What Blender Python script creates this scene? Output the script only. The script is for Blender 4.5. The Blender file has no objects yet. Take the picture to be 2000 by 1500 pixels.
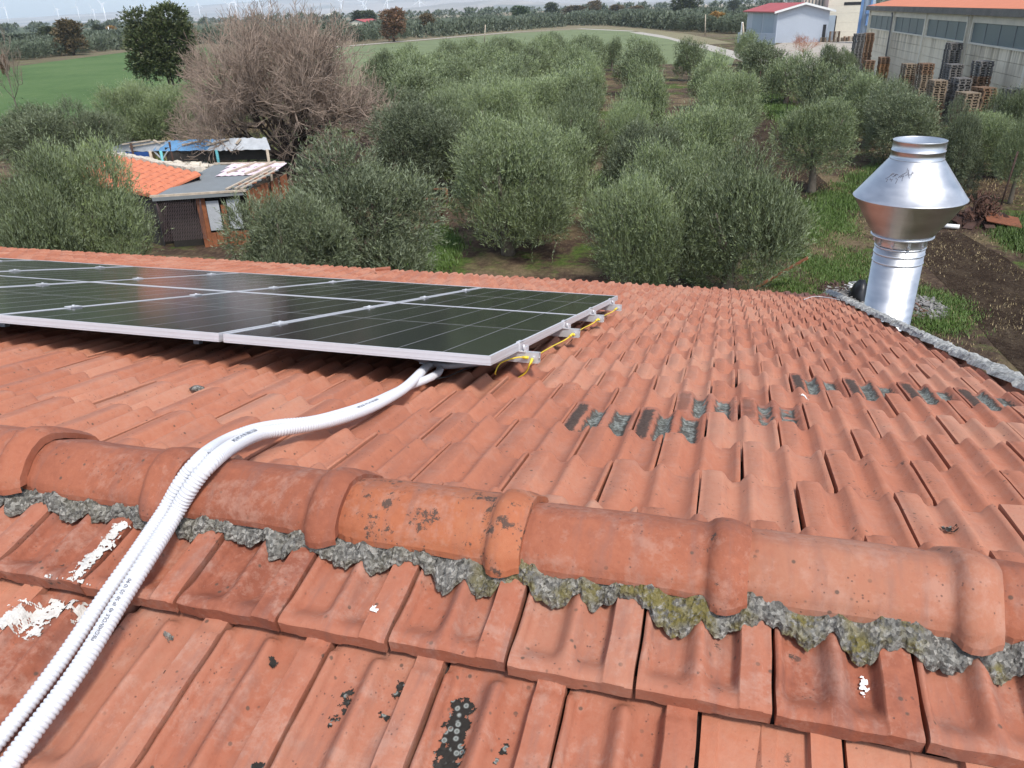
import bpy, math, random
import numpy as np
from mathutils import Matrix, Vector
random.seed(7)
RNG = np.random.default_rng(7)
scene = bpy.context.scene
COL = scene.collection

# ------------------------------------------------------------------ camera
CAM_Z = 7.5
FPX = 1520.0                      # focal length in pixels of the 2000 px wide frame
YAW, PITCH, ROLL = math.radians(-16.142), math.radians(25.779), math.radians(1.868)
def _axes():
    cy, sy = math.cos(YAW), math.sin(YAW); cp, sp = math.cos(PITCH), math.sin(PITCH)
    fwd = np.array([sy*cp, cy*cp, -sp]); right = np.array([cy, -sy, 0.0]); down = -np.cross(right, fwd)
    c, s = math.cos(ROLL), math.sin(ROLL)
    return c*right+s*down, -s*right+c*down, fwd
RIGHT, DOWN, FWD = _axes()
cam_data = bpy.data.cameras.new("camera")
cam_data.sensor_width = 36.0
cam_data.lens = FPX/2000*36.0
cam_data.clip_start = 0.05
cam_data.clip_end = 40000
cam = bpy.data.objects.new("camera", cam_data)
COL.objects.link(cam)
m = Matrix.Identity(4)
for i in range(3):
    m[i][0] = RIGHT[i]; m[i][1] = -DOWN[i]; m[i][2] = -FWD[i]
m[2][3] = CAM_Z
cam.matrix_world = m
scene.camera = cam

# ------------------------------------------------------------------ light
SUN_ELEV, SUN_AZ = math.radians(56), math.radians(138)     # azimuth clockwise from +Y
world = bpy.data.worlds.new("World"); scene.world = world; world.use_nodes = True
wn = world.node_tree; wn.nodes.clear()
sky = wn.nodes.new("ShaderNodeTexSky"); sky.sky_type = 'NISHITA'; sky.sun_disc = False
sky.sun_elevation = SUN_ELEV; sky.sun_rotation = SUN_AZ
sky.air_density = 1.0; sky.dust_density = 1.2; sky.ozone_density = 1.6; sky.altitude = 50
bg = wn.nodes.new("ShaderNodeBackground"); bg.inputs[1].default_value = 0.15
wo = wn.nodes.new("ShaderNodeOutputWorld")
hs = wn.nodes.new('ShaderNodeHueSaturation'); hs.inputs['Saturation'].default_value = .70      # thin cloud greys the sky
wn.links.new(sky.outputs[0], hs.inputs['Color']); wn.links.new(hs.outputs[0], bg.inputs[0]); wn.links.new(bg.outputs[0], wo.inputs[0])
sd = bpy.data.lights.new("sun", 'SUN'); sd.energy = 2.3; sd.angle = math.radians(9); sd.color = (1.0, 0.95, 0.88)
sun = bpy.data.objects.new("sun", sd); COL.objects.link(sun)
sv = Vector((math.sin(SUN_AZ)*math.cos(SUN_ELEV), math.cos(SUN_AZ)*math.cos(SUN_ELEV), math.sin(SUN_ELEV)))
sun.rotation_euler = sv.to_track_quat('Z', 'Y').to_euler()
scene.view_settings.view_transform = 'Standard'; scene.view_settings.look = 'None'
scene.view_settings.gamma = 1.0; scene.view_settings.use_curve_mapping = False
scene.view_settings.exposure = 0.78
scene.render.engine = 'CYCLES'
scene.cycles.max_bounces = 6
scene.cycles.use_denoising = True

# ------------------------------------------------------------------ real positions measured from the photograph
def RAY(x, y): return RIGHT*((x-1000)/FPX)+DOWN*((y-750)/FPX)+FWD
def AT_H(x, y, h=0.0):
    v = RAY(x, y); p = v*((h-CAM_Z)/v[2]); return np.array([p[0], p[1], h])
def AT_Y(x, y, Y):
    v = RAY(x, y); p = v*(Y/v[1]); return np.array([p[0], Y, p[2]+CAM_Z])
def PIX(P):
    P = np.asarray(P, float)-np.array([0, 0, CAM_Z]); q = P@np.array([RIGHT, DOWN, FWD]).T
    return np.stack([1000+FPX*q[..., 0]/q[..., 2], 750+FPX*q[..., 1]/q[..., 2], q[..., 2]], -1)

# ------------------------------------------------------------------ helpers
def tag(o, label=None, cat=None, group=None, kind=None):
    if label: o['label'] = label
    if cat: o['category'] = cat
    if group: o['group'] = group
    if kind: o['kind'] = kind
    return o
def link(o, parent=None):
    COL.objects.link(o)
    if parent is not None: o.parent = parent
    return o
def empty(name, loc=(0, 0, 0), rz=0.0):
    o = bpy.data.objects.new(name, None); o.empty_display_size = 0.2
    o.location = loc; o.rotation_euler = (0, 0, rz); COL.objects.link(o); return o
class MB:
    """collects vertices and faces and links them as one mesh object"""
    def __init__(s): s.v = []; s.f = []; s.sm = []; s.mi = []
    def add(s, vs, fs, smooth=False, mi=0):
        b = len(s.v); s.v.extend([tuple(map(float, p)) for p in vs])
        for f in fs: s.f.append(tuple(b+i for i in f)); s.sm.append(smooth); s.mi.append(mi)
        return s
    def box(s, x0, y0, z0, x1, y1, z1, M=None, mi=0):
        vs = [(x0,y0,z0),(x1,y0,z0),(x1,y1,z0),(x0,y1,z0),(x0,y0,z1),(x1,y0,z1),(x1,y1,z1),(x0,y1,z1)]
        if M is not None: vs = [tuple(M@Vector(p)) for p in vs]
        return s.add(vs, [(3,2,1,0),(4,5,6,7),(0,1,5,4),(1,2,6,5),(2,3,7,6),(3,0,4,7)], mi=mi)
    def tube(s, pts, r, n=8, caps=True, mi=0, smooth=True):
        pts = [Vector(p) for p in pts]; rs = r if hasattr(r, '__len__') else [r]*len(pts)
        b = len(s.v); up = Vector((0, 0, 1)); prev = None
        for i, p in enumerate(pts):
            t = (pts[min(i+1, len(pts)-1)]-pts[max(i-1, 0)])
            if t.length < 1e-9: t = Vector((0, 0, 1))
            t.normalize()
            if prev is None:
                a = up if abs(t.z) < .9 else Vector((1, 0, 0)); x = t.cross(a).normalized()
            else:
                x = (prev-t*prev.dot(t)).normalized()
            prev = x; y = t.cross(x)
            for k in range(n):
                an = 2*math.pi*k/n; q = p+(x*math.cos(an)+y*math.sin(an))*rs[i]; s.v.append(tuple(q))
        for i in range(len(pts)-1):
            for k in range(n):
                s.f.append((b+i*n+k, b+i*n+(k+1) % n, b+(i+1)*n+(k+1) % n, b+(i+1)*n+k)); s.sm.append(smooth); s.mi.append(mi)
        if caps:
            s.f.append(tuple(b+k for k in range(n))[::-1]); s.sm.append(False); s.mi.append(mi)
            e = b+(len(pts)-1)*n; s.f.append(tuple(e+k for k in range(n))); s.sm.append(False); s.mi.append(mi)
        return s
    def lathe(s, prof, n=48, c=(0, 0, 0), smooth=True):
        b = len(s.v)
        for r, z in prof:
            for k in range(n):
                a = 2*math.pi*k/n; s.v.append((c[0]+r*math.cos(a), c[1]+r*math.sin(a), c[2]+z))
        for i in range(len(prof)-1):
            for k in range(n):
                s.f.append((b+i*n+k, b+i*n+(k+1) % n, b+(i+1)*n+(k+1) % n, b+(i+1)*n+k)); s.sm.append(smooth); s.mi.append(0)
        return s
    def mesh(s, name, mats):
        me = bpy.data.meshes.new(name); me.from_pydata(s.v, [], s.f)
        for mm in (mats if isinstance(mats, (list, tuple)) else [mats]): me.materials.append(mm)
        me.polygons.foreach_set('use_smooth', s.sm); me.polygons.foreach_set('material_index', s.mi); me.update(); return me
    def build(s, name, mats, parent=None):
        return link(bpy.data.objects.new(name, s.mesh(name, mats)), parent)
def np_mesh(name, V, F, mats, smooth=False, attr=None):
    """V (n,3) array, F (m,3|4) index array"""
    V = np.asarray(V, np.float32); F = np.asarray(F, np.int32); k = F.shape[1]
    me = bpy.data.meshes.new(name); me.vertices.add(len(V)); me.vertices.foreach_set('co', V.ravel())
    me.loops.add(F.size); me.loops.foreach_set('vertex_index', F.ravel())
    me.polygons.add(len(F)); me.polygons.foreach_set('loop_start', np.arange(0, F.size, k, dtype=np.int32))
    me.polygons.foreach_set('loop_total', np.full(len(F), k, np.int32))
    me.polygons.foreach_set('use_smooth', np.full(len(F), smooth, bool))
    for mm in (mats if isinstance(mats, (list, tuple)) else [mats]): me.materials.append(mm)
    if attr is not None:
        a = me.attributes.new('tone', 'FLOAT', 'FACE'); a.data.foreach_set('value', np.asarray(attr, np.float32))
    me.update(calc_edges=True); me.validate(); return me
def copy_thing(o, name=None):
    c = o.copy(); COL.objects.link(c)
    for ch in list(o.children):
        d = ch.copy(); COL.objects.link(d); d.parent = c
        for g in list(ch.children):
            e = g.copy(); COL.objects.link(e); e.parent = d
    return c

# ------------------------------------------------------------------ materials
class NT:
    def __init__(s, name):
        s.m = bpy.data.materials.new(name); s.m.use_nodes = True; s.t = s.m.node_tree; s.n = s.t.nodes
        s.b = s.n["Principled BSDF"]; s._pos = None
    def new(s, t, **kw):
        n = s.n.new(t)
        for k, v in kw.items(): setattr(n, k, v)
        return n
    def lk(s, a, b): s.t.links.new(a, b)
    def pos(s):
        if s._pos is None: s._pos = s.new("ShaderNodeNewGeometry").outputs['Position']
        return s._pos
    def obj(s): return s.new("ShaderNodeTexCoord").outputs['Object']
    def mapped(s, vec, scale=(1, 1, 1), loc=(0, 0, 0), rot=(0, 0, 0)):
        n = s.new("ShaderNodeMapping"); n.inputs['Scale'].default_value = scale; n.inputs['Location'].default_value = loc
        n.inputs['Rotation'].default_value = rot; s.lk(vec, n.inputs[0]); return n.outputs[0]
    def noise(s, scale, detail=4, rough=.55, vec=None, dist=0.0, w=None):
        n = s.new("ShaderNodeTexNoise"); n.inputs['Scale'].default_value = scale; n.inputs['Detail'].default_value = detail
        n.inputs['Roughness'].default_value = rough; n.inputs['Distortion'].default_value = dist
        s.lk(vec if vec is not None else s.pos(), n.inputs['Vector']); return n.outputs['Fac']
    def voronoi(s, scale, vec=None, feature='F1', out='Distance'):
        n = s.new("ShaderNodeTexVoronoi"); n.feature = feature; n.inputs['Scale'].default_value = scale
        s.lk(vec if vec is not None else s.pos(), n.inputs['Vector']); return n.outputs[out]
    def ramp(s, fac, stops, interp='LINEAR'):
        n = s.new("ShaderNodeValToRGB"); cr = n.color_ramp; cr.interpolation = interp
        while len(cr.elements) > 1: cr.elements.remove(cr.elements[-1])
        for i, (p, c) in enumerate(stops):
            if not hasattr(c, '__len__'): c = (c, c, c)
            e = cr.elements[0] if i == 0 else cr.elements.new(p)
            e.position = p; e.color = (*c, 1)
        s.lk(fac, n.inputs[0]); return n.outputs[0]
    def mix(s, fac, a, b, mode='MIX'):
        n = s.new("ShaderNodeMix", data_type='RGBA', blend_type=mode)
        for sock, v in ((n.inputs['Factor'], fac), (n.inputs[6], a), (n.inputs[7], b)):
            if hasattr(v, 'is_output') or isinstance(v, bpy.types.NodeSocket): s.lk(v, sock)
            elif hasattr(v, '__len__'): sock.default_value = (*v, 1) if len(v) == 3 else v
            else: sock.default_value = v
        return n.outputs[2]
    def math(s, op, a, b=0.0, c=None, clamp=False):
        n = s.new("ShaderNodeMath", operation=op); n.use_clamp = clamp
        for i, v in enumerate((a, b) if c is None else (a, b, c)):
            if isinstance(v, bpy.types.NodeSocket): s.lk(v, n.inputs[i])
            else: n.inputs[i].default_value = v
        return n.outputs[0]
    def sep(s, vec):
        n = s.new("ShaderNodeSeparateXYZ"); s.lk(vec, n.inputs[0]); return n.outputs
    def rnd(s): return s.new("ShaderNodeObjectInfo").outputs['Random']
    def attr(s, name='tone'): return s.new("ShaderNodeAttribute", attribute_name=name).outputs['Fac']
    def bump(s, h, strength=.4, dist=.01):
        n = s.new("ShaderNodeBump"); n.inputs['Strength'].default_value = strength; n.inputs['Distance'].default_value = dist
        s.lk(h, n.inputs['Height']); s.lk(n.outputs[0], s.b.inputs['Normal']); return n
    def out(s, col=None, rough=.8, metal=0.0, spec=None):
        if col is not None:
            if isinstance(col, bpy.types.NodeSocket): s.lk(col, s.b.inputs['Base Color'])
            else: s.b.inputs['Base Color'].default_value = (*col, 1)
        if isinstance(rough, bpy.types.NodeSocket): s.lk(rough, s.b.inputs['Roughness'])
        else: s.b.inputs['Roughness'].default_value = rough
        s.b.inputs['Metallic'].default_value = metal
        if spec is not None: s.b.inputs['Specular IOR Level'].default_value = spec
        return s.m
def vary(name, col, rough=.8, amt=.25, scale=3.0, metal=0.0, bump=0.0, bscale=40, spec=None, detail=5):
    """a surface whose tone wanders and whose grain shows"""
    t = NT(name); a = t.noise(scale, detail, .6); b = t.noise(scale*9, 3, .6)
    f = t.math('ADD', t.math('MULTIPLY', a, .65), t.math('MULTIPLY', b, .35))
    lo = tuple(c*(1-amt) for c in col); hi = tuple(min(1, c*(1+amt)) for c in col)
    c = t.ramp(f, [(.3, lo), (.7, hi)])
    if bump: t.bump(t.noise(bscale, 4, .6), bump, .01)
    return t.out(c, rough, metal, spec)

def tile_material(name, base=(.325, .112, .064), use_attr=False, lichen=0, gr=.75, flecks=0.0, dots=1.0):
    t = NT(name)
    r = t.attr() if use_attr else t.rnd()
    p = t.pos()
    pale = (base[0]*1.13, base[1]*1.52, base[2]*1.72); deep = (base[0]*(1-.34*gr), base[1]*(1-.40*gr), base[2]*(1-.40*gr))
    big = t.noise(1.7, 3, .6); mid = t.noise(9, 5, .65); fine = t.noise(60, 3, .7)
    f = t.math('ADD', t.math('MULTIPLY', big, .35), t.math('MULTIPLY', mid, .4))
    f = t.math('ADD', f, t.math('MULTIPLY', fine, .25))
    f = t.math('ADD', f, t.math('MULTIPLY', t.math('SUBTRACT', r, .5), .34))
    c = t.ramp(f, [(.30, deep), (.46, base), (.60, (base[0]*1.08, base[1]*1.25, base[2]*1.35)), (.78, pale)])
    # pinkish lime bloom in scraped blotches
    bl = t.noise(6.5, 6, .72, dist=.6); bl2 = t.noise(33, 4, .75)
    bm = t.ramp(t.math('ADD', t.math('MULTIPLY', bl, .6), t.math('MULTIPLY', bl2, .4)), [(.50, 0.0), (.60, .55*gr)])
    c = t.mix(bm, c, (.41, .240, .180))
    # greyish dirt lying in streaks
    st = t.noise(5, 5, .6, vec=t.mapped(p, (6, 1.2, 1.2)), dist=.3)
    c = t.mix(t.ramp(st, [(.50, 0.0), (.66, .42*gr)]), c, (.185, .105, .088))
    wr = t.noise(40, 6, .82, vec=t.mapped(p, (1, .35, 1)), dist=1.2)
    c = t.mix(t.ramp(wr, [(.60, 0.0), (.70, .45*gr)]), c, (.46, .26, .20))
    c = t.mix(t.ramp(wr, [(.30, .5*gr), (.38, 0.0)]), c, (.17, .075, .052))
    # small dark pits and specks
    sp = t.voronoi(85); spm = t.noise(14, 3, .6)
    pit = t.math('MULTIPLY', t.ramp(sp, [(.10, 1.0), (.2, 0.0)]), t.ramp(spm, [(.50, 0.0), (.62, 1.0)]))
    c = t.mix(t.math('MULTIPLY', pit, .75), c, (.10, .055, .045))
    sp2 = t.voronoi(31, vec=t.mapped(p, (1, 1, 1), (3, 5, 1))); d2 = t.math('MULTIPLY', t.ramp(sp2, [(.09, 1.0), (.15, 0.0)]), t.ramp(t.noise(8, 3, .6, vec=t.mapped(p, (1, 1, 1), (8, 1, 2))), [(.46, 0.0), (.56, 1.0)]))
    c = t.mix(t.math('MULTIPLY', d2, .8*dots), c, (.075, .055, .042))
    # scattered black lichen flecks
    lk = t.math('MULTIPLY', t.ramp(t.noise(26, 6, .75), [(.62-flecks, 0.0), (.66-flecks, 1.0)]), t.ramp(t.noise(2.6, 2, .5, vec=t.mapped(p, (1, 1, 1), (31, 7, 3))), [(.58-flecks*6, 0.0), (.64-flecks*6, 1.0)]))
    c = t.mix(t.math('MULTIPLY', lk, .85), c, (.045, .04, .034))
    if lichen:
        o = t.sep(t.obj())
        # the growth fills the troughs between y = 0.03 and 0.30 m up the tile, ragged at its ends
        rag = t.math('MULTIPLY', t.math('SUBTRACT', t.noise(38, 6, .8, vec=t.mapped(p, (3.2, 1, 1))), .5), .10)
        ragx = t.math('MULTIPLY', t.math('SUBTRACT', t.noise(30, 5, .8, vec=t.mapped(p, (1, 1, 1), (9, 2, 4))), .5), .04)
        yy = t.math('ADD', o[1], rag); top = .34 if lichen == 1 else .27
        my = t.math('MULTIPLY', t.ramp(yy, [(.030, 0.0), (.042, 1.0)]), t.ramp(yy, [(top-.02, 1.0), (top, 0.0)]))
        xx = t.math('ADD', o[0], ragx)
        def band(a, b): return t.math('MULTIPLY', t.ramp(xx, [(a, 0.0), (a+.006, 1.0)]), t.ramp(xx, [(b-.006, 1.0), (b, 0.0)]))
        pans = t.math('ADD', band(.020, .082), band(.104, .160), clamp=True)
        flat = t.math('MULTIPLY', band(.168, .212), .9 if lichen == 1 else .35)
        patch = t.ramp(t.noise(9, 3, .6), [(.36, 0.0), (.42, 1.0)]) if lichen == 2 else 1.0
        mask = t.math('MULTIPLY', my, t.math('ADD', pans, flat, clamp=True)); mask = t.math('MULTIPLY', mask, patch)
        grey = t.ramp(t.noise(70, 5, .75), [(.38, (.05, .05, .04)), (.5, (.16, .17, .15)), (.66, (.30, .32, .29)), (.8, (.30, .27, .09))])
        black = t.ramp(t.noise(90, 4, .7), [(.4, (.028, .024, .02)), (.7, (.075, .06, .045))])
        inner = t.ramp(t.noise(17, 5, .7), [(.42, 0.0), (.56, 1.0)])
        gx = t.math('MULTIPLY', t.math('ADD', band(.030, .076), band(.110, .154), clamp=True), t.math('ADD', inner, .35, clamp=True))
        lc = t.mix(gx, black, grey)
        c = t.mix(mask, c, lc)
    h = t.math('ADD', t.math('MULTIPLY', mid, .5), t.math('MULTIPLY', t.noise(140, 4, .7), .5))
    h = t.math('SUBTRACT', h, t.math('MULTIPLY', pit, .5))
    t.bump(h, .45, .004)
    return t.out(c, t.ramp(mid, [(.3, .72), (.7, .9)]), spec=.3)

def leaf_material(name, top, under, var=.35, rough=.55, spec=.35):
    t = NT(name); g = t.new("ShaderNodeNewGeometry"); r = t.rnd(); a = t.attr()
    n = t.noise(1.3, 3, .6)
    f = t.math('ADD', t.math('MULTIPLY', a, .55), t.math('MULTIPLY', n, .45))
    f = t.math('ADD', f, t.math('MULTIPLY', t.math('SUBTRACT', r, .5), .35))
    lo = tuple(c*(1-var*1.35) for c in top); hi = tuple(c*(1+var*1.25) for c in top)
    c = t.ramp(f, [(.2, lo), (.55, top), (.85, hi)])
    u = t.ramp(f, [(.2, tuple(c_*(1-var*.6) for c_ in under)), (.8, tuple(c_*(1+var*.6) for c_ in under))])
    c = t.mix(g.outputs['Backfacing'], c, u)
    m_ = t.out(c, rough, spec=spec)
    t.b.inputs['Subsurface Weight'].default_value = 0.0
    return m_

M = {}
M['tile'] = tile_material('terracotta tile', gr=.9); M['tile_far'] = tile_material('terracotta tile joined', use_attr=True, gr=.35, base=(.40, .150, .086)); M['tile_mid'] = tile_material('terracotta tile of the far slope', gr=.42, base=(.40, .150, .086))
M['tile_l1'] = tile_material('tile with black and grey lichen', lichen=1, gr=.4); M['tile_l2'] = tile_material('tile with lichen in troughs', lichen=2)
M['cap'] = tile_material('ridge terracotta', base=(.315, .106, .058)); M['cap_new'] = tile_material('orange ridge terracotta', base=(.345, .113, .053), flecks=.055)
def wood(name, col, amt=.35): return vary(name, col, .85, amt, 6, bump=.3, bscale=60)
M['alu'] = vary('anodised aluminium', (.58, .58, .60), .42, .04, 8, metal=.25)
M['alu_rail'] = vary('aluminium rail', (.66, .67, .68), .35, .06, 20, metal=.6)
t = NT('solar cells under glass'); o3 = t.sep(t.obj())
cc = t.ramp(t.noise(3, 2, .5), [(.3, (.007, .008, .012)), (.7, (.012, .012, .018))])
dust = t.ramp(t.noise(60, 5, .7), [(.5, 0.0), (.8, .03)])
M['cells'] = t.out(t.mix(dust, cc, (.3, .28, .25)), .14, spec=.3)
t.b.inputs['Coat Weight'].default_value = 0.0
M['cell_line'] = vary('cell gap lines', (.30, .30, .29), .5, .1, 5)
M['conduit'] = vary('white corrugated plastic', (.60, .61, .64), .45, .03, 12, spec=.5)
M['print'] = vary('dark print', (.10, .10, .12), .6, .1, 50)
M['grey_conduit'] = vary('grey corrugated plastic', (.42, .42, .43), .5, .1, 12)
M['yellow'] = vary('yellow cable sheath', (.72, .55, .04), .45, .08, 30)
M['red'] = vary('red plug', (.35, .03, .02), .5, .1, 30)
t = NT('lime mortar'); v1 = t.voronoi(150, out='Color'); v2 = t.noise(55, 6, .75); n3 = t.noise(7, 3, .6)
peb = t.sep(v1)[0]
c = t.ramp(t.math('ADD', t.math('MULTIPLY', peb, .4), t.math('MULTIPLY', v2, .6)), [(.25, (.075, .070, .062)), (.45, (.155, .148, .133)), (.62, (.25, .24, .215)), (.78, (.42, .40, .36))])
moss = t.math('MULTIPLY', t.ramp(n3, [(.47, 0.0), (.56, 1.0)]), t.ramp(t.noise(40, 5, .75), [(.42, 0.0), (.52, 1.0)]))
px_ = t.sep(t.pos())[0]
moss = t.math('MULTIPLY', moss, t.ramp(t.math('MULTIPLY_ADD', px_, .5, .5), [(.22, .15), (.38, 1.0)]))
c = t.mix(t.math('MULTIPLY', moss, .85), c, (.17, .14, .035))
t.bump(t.math('ADD', t.voronoi(120), t.math('MULTIPLY', v2, 1.2)), .9, .008)
M['mortar'] = t.out(c, .95, spec=.15)
t = NT('verge concrete'); v2 = t.noise(22, 6, .75, dist=1.0)
c = t.ramp(v2, [(.32, (.08, .08, .075)), (.46, (.25, .25, .24)), (.62, (.42, .42, .40))]); t.bump(v2, .9, .012); M['verge'] = t.out(c, .95, spec=.15)
M['lime'] = vary('white lime splash', (.56, .54, .50), .9, .35, 30, bump=.5, bscale=90)
M['droppings'] = vary('bird dropping', (.8, .8, .77), .8, .05, 60)
t = NT('galvanised sheet'); n1 = t.noise(3.5, 3, .5, vec=t.mapped(t.pos(), (1, 1, 3)));
c = t.ramp(n1, [(.3, (.44, .455, .475)), (.7, (.56, .57, .59))])
M['galv'] = t.out(c, t.ramp(n1, [(.3, .33), (.7, .42)]), 1.0)
t.b.inputs['Anisotropic'].default_value = .4
M['galv_dull'] = vary('dull galvanised band', (.58, .60, .63), .42, .08, 20, metal=.9)
M['plaster'] = vary('house plaster', (.62, .52, .40), .9, .12, 1.5, bump=.2)
M['ash'] = vary('pale ash', (.20, .19, .18), .95, .5, 5, bump=.6, bscale=12)
M['black'] = vary('black plastic', (.012, .012, .014), .4, .2, 9)
M['white'] = vary('white painted metal', (.75, .75, .73), .6, .08, 4)
M['rust'] = vary('rusted iron', (.16, .055, .025), .85, .45, 12, bump=.4)
M['dark_rust'] = vary('dark rusty post', (.055, .028, .02), .85, .3, 12)
M['bark'] = vary('grey olive bark', (.15, .125, .095), .95, .35, 8, bump=.8, bscale=25)
M['twig'] = vary('bare grey brown twigs', (.27, .205, .160), .95, .3, 1.1)
M['darkbark'] = vary('dark branch bark', (.055, .04, .032), .95, .3, 6)
M['olive'] = leaf_material('olive leaves', (.155, .195, .076), (.205, .245, .14), .52)
M['olive_dark'] = leaf_material('deep olive leaves', (.125, .152, .070), (.18, .21, .13), .48)
M['broad'] = leaf_material('dark broad leaves', (.045, .062, .020), (.075, .085, .035), .5)
M['autumn'] = leaf_material('rusty autumn leaves', (.165, .085, .045), (.16, .10, .06), .4)
M['brownleaf'] = leaf_material('brown green leaves', (.105, .075, .030), (.12, .09, .045), .4)
M['bright'] = leaf_material('bright pine needles', (.07, .12, .028), (.08, .12, .05), .3)
M['amber'] = leaf_material('amber leaves', (.30, .17, .04), (.32, .19, .06), .3)
M['orange_bush'] = leaf_material('orange twiggy leaves', (.50, .18, .07), (.5, .2, .09), .3)
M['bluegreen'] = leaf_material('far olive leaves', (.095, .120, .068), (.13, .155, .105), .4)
M['grass'] = leaf_material('grass blades', (.070, .130, .020), (.085, .14, .03), .5)
M['dry'] = leaf_material('dry grass', (.27, .205, .10), (.30, .23, .12), .35)
# ------------------------------------------------------------------ ground, fields, road, hills
t = NT('grove soil and weeds'); p = t.pos()
n1 = t.noise(.16, 5, .6); n2 = t.noise(1.3, 6, .7); n3 = t.noise(7, 5, .7, vec=t.mapped(p, (1, .6, 1)))
soil = t.ramp(t.math('ADD', t.math('MULTIPLY', n2, .5), t.math('MULTIPLY', n3, .5)), [(.30, (.030, .020, .015)), (.48, (.070, .047, .034)), (.60, (.135, .095, .062)), (.74, (.25, .19, .12))])
weeds = t.ramp(n3, [(.3, (.035, .065, .014)), (.7, (.10, .16, .03))])
wm = t.ramp(t.math('ADD', t.math('MULTIPLY', n1, .55), t.math('MULTIPLY', n2, .45)), [(.50, 0.0), (.57, 1.0)])
c = t.mix(t.math('MULTIPLY', wm, .85), soil, weeds)
dm = t.ramp(t.noise(.33, 5, .65, vec=t.mapped(p, (1, 1, 1), (40, 12, 0))), [(.50, 0.0), (.62, .75)])
c = t.mix(dm, c, t.ramp(n3, [(.3, (.13, .10, .055)), (.7, (.25, .19, .11))]))
# beyond about 200 m: patchwork of farmland
dist = t.math('POWER', t.math('ADD', t.math('POWER', t.sep(p)[0], 2.0), t.math('POWER', t.sep(p)[1], 2.0)), .5)
far = t.ramp(t.math('DIVIDE', dist, 1000.0), [(.16, 0.0), (.30, 1.0)])
patch = t.sep(t.voronoi(.0028, vec=t.mapped(p, (1, .45, 1), rot=(0, 0, .4)), out='Color'))[0]
farc = t.ramp(patch, [(.15, (.07, .085, .045)), (.4, (.10, .12, .06)), (.55, (.20, .17, .11)), (.75, (.09, .10, .06)), (.9, (.28, .24, .17))], 'CONSTANT')
c = t.mix(far, c, farc)
t.bump(t.math('ADD', n3, t.noise(22, 4, .7)), .9, .06)
M['soil'] = t.out(c, .95, spec=.1)
t = NT('green crop field'); p = t.pos(); fv = t.noise(.05, 4, .6); fr = t.noise(1.2, 4, .7, vec=t.mapped(p, (1, .35, 1), rot=(0, 0, .5)))
c = t.ramp(t.math('ADD', t.math('MULTIPLY', fv, .55), t.math('MULTIPLY', fr, .45)), [(.32, (.050, .092, .030)), (.5, (.080, .135, .046)), (.68, (.12, .17, .065))])
t.bump(t.noise(2.5, 5, .7), .8, .15); M['field'] = t.out(c, .9, spec=.1)
M['field2'] = vary('paler green field', (.125, .155, .060), .9, .3, .12, bump=.5, bscale=1.5)
M['road'] = vary('pale gravel road', (.36, .33, .28), .95, .2, .8)
M['gravel'] = vary('pale rubble yard', (.33, .29, .24), .95, .45, .9, bump=.8, bscale=6)

ground = np_mesh('ground', [(-14000, -600, 0), (14000, -600, 0), (14000, 14000, 0), (-14000, 14000, 0)], [(0, 1, 2, 3)], M['soil'])
g = tag(link(bpy.data.objects.new('ground', ground)), kind='structure')
def sheet(name, pix, z, mat, **kw):
    P = [AT_H(x, y, 0) for x, y in pix]
    mb = MB(); mb.add([(q[0], q[1], z) for q in P], [tuple(range(len(P)))])
    o = mb.build(name, mat)
    if o.data.polygons[0].normal.z < 0: o.data.flip_normals()
    return tag(o, kind='structure')
sheet('left_field', [(-300, 190), (0, 134), (150, 114), (285, 97), (400, 93), (470, 150), (380, 205), (250, 226), (150, 240), (-100, 250), (-300, 260)][::-1], .004, M['field'])
sheet('centre_field', [(500, 104), (700, 90), (880, 75), (1000, 65), (1120, 58), (1200, 58), (1290, 68), (1330, 76), (1380, 92), (1436, 112), (1430, 127), (1330, 125), (1210, 127), (1000, 140), (740, 165), (520, 180)][::-1], .004, M['field2'])
sheet('yard', [(1560, 75), (1700, 70), (2150, 190), (2150, 330), (1980, 300), (1760, 190), (1600, 150), (1470, 100)][::-1], .008, M['gravel'])
def strip(name, pix, w, z, mat):
    P = [Vector(AT_H(x, y, 0)) for x, y in pix]; mb = MB(); vs = []; fs = []
    for i, q in enumerate(P):
        d = (P[min(i+1, len(P)-1)]-P[max(i-1, 0)]).normalized(); s_ = Vector((-d.y, d.x, 0))*w/2
        vs += [(q.x+s_.x, q.y+s_.y, z), (q.x-s_.x, q.y-s_.y, z)]
        if i: fs.append((2*i-2, 2*i-1, 2*i+1, 2*i))
    mb.add(vs, fs); o = mb.build(name, mat)
    if o.data.polygons[0].normal.z < 0: o.data.flip_normals()
    return tag(o, kind='structure')
strip('road', [(1540, 148), (1500, 127), (1440, 108), (1380, 91), (1320, 76), (1285, 70), (1240, 63)], 3.4, .012, M['road'])
strip('farm_track', [(1240, 61), (1130, 56), (1000, 63), (880, 73), (700, 88), (520, 102)], 3.2, .014, M['road'])
strip('dry_verge', [(1400, 86), (1320, 68), (1240, 57), (1130, 53), (1000, 60)], 7, .016, vary('dry grass verge', (.19, .165, .085), .95, .3, .5))

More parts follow.
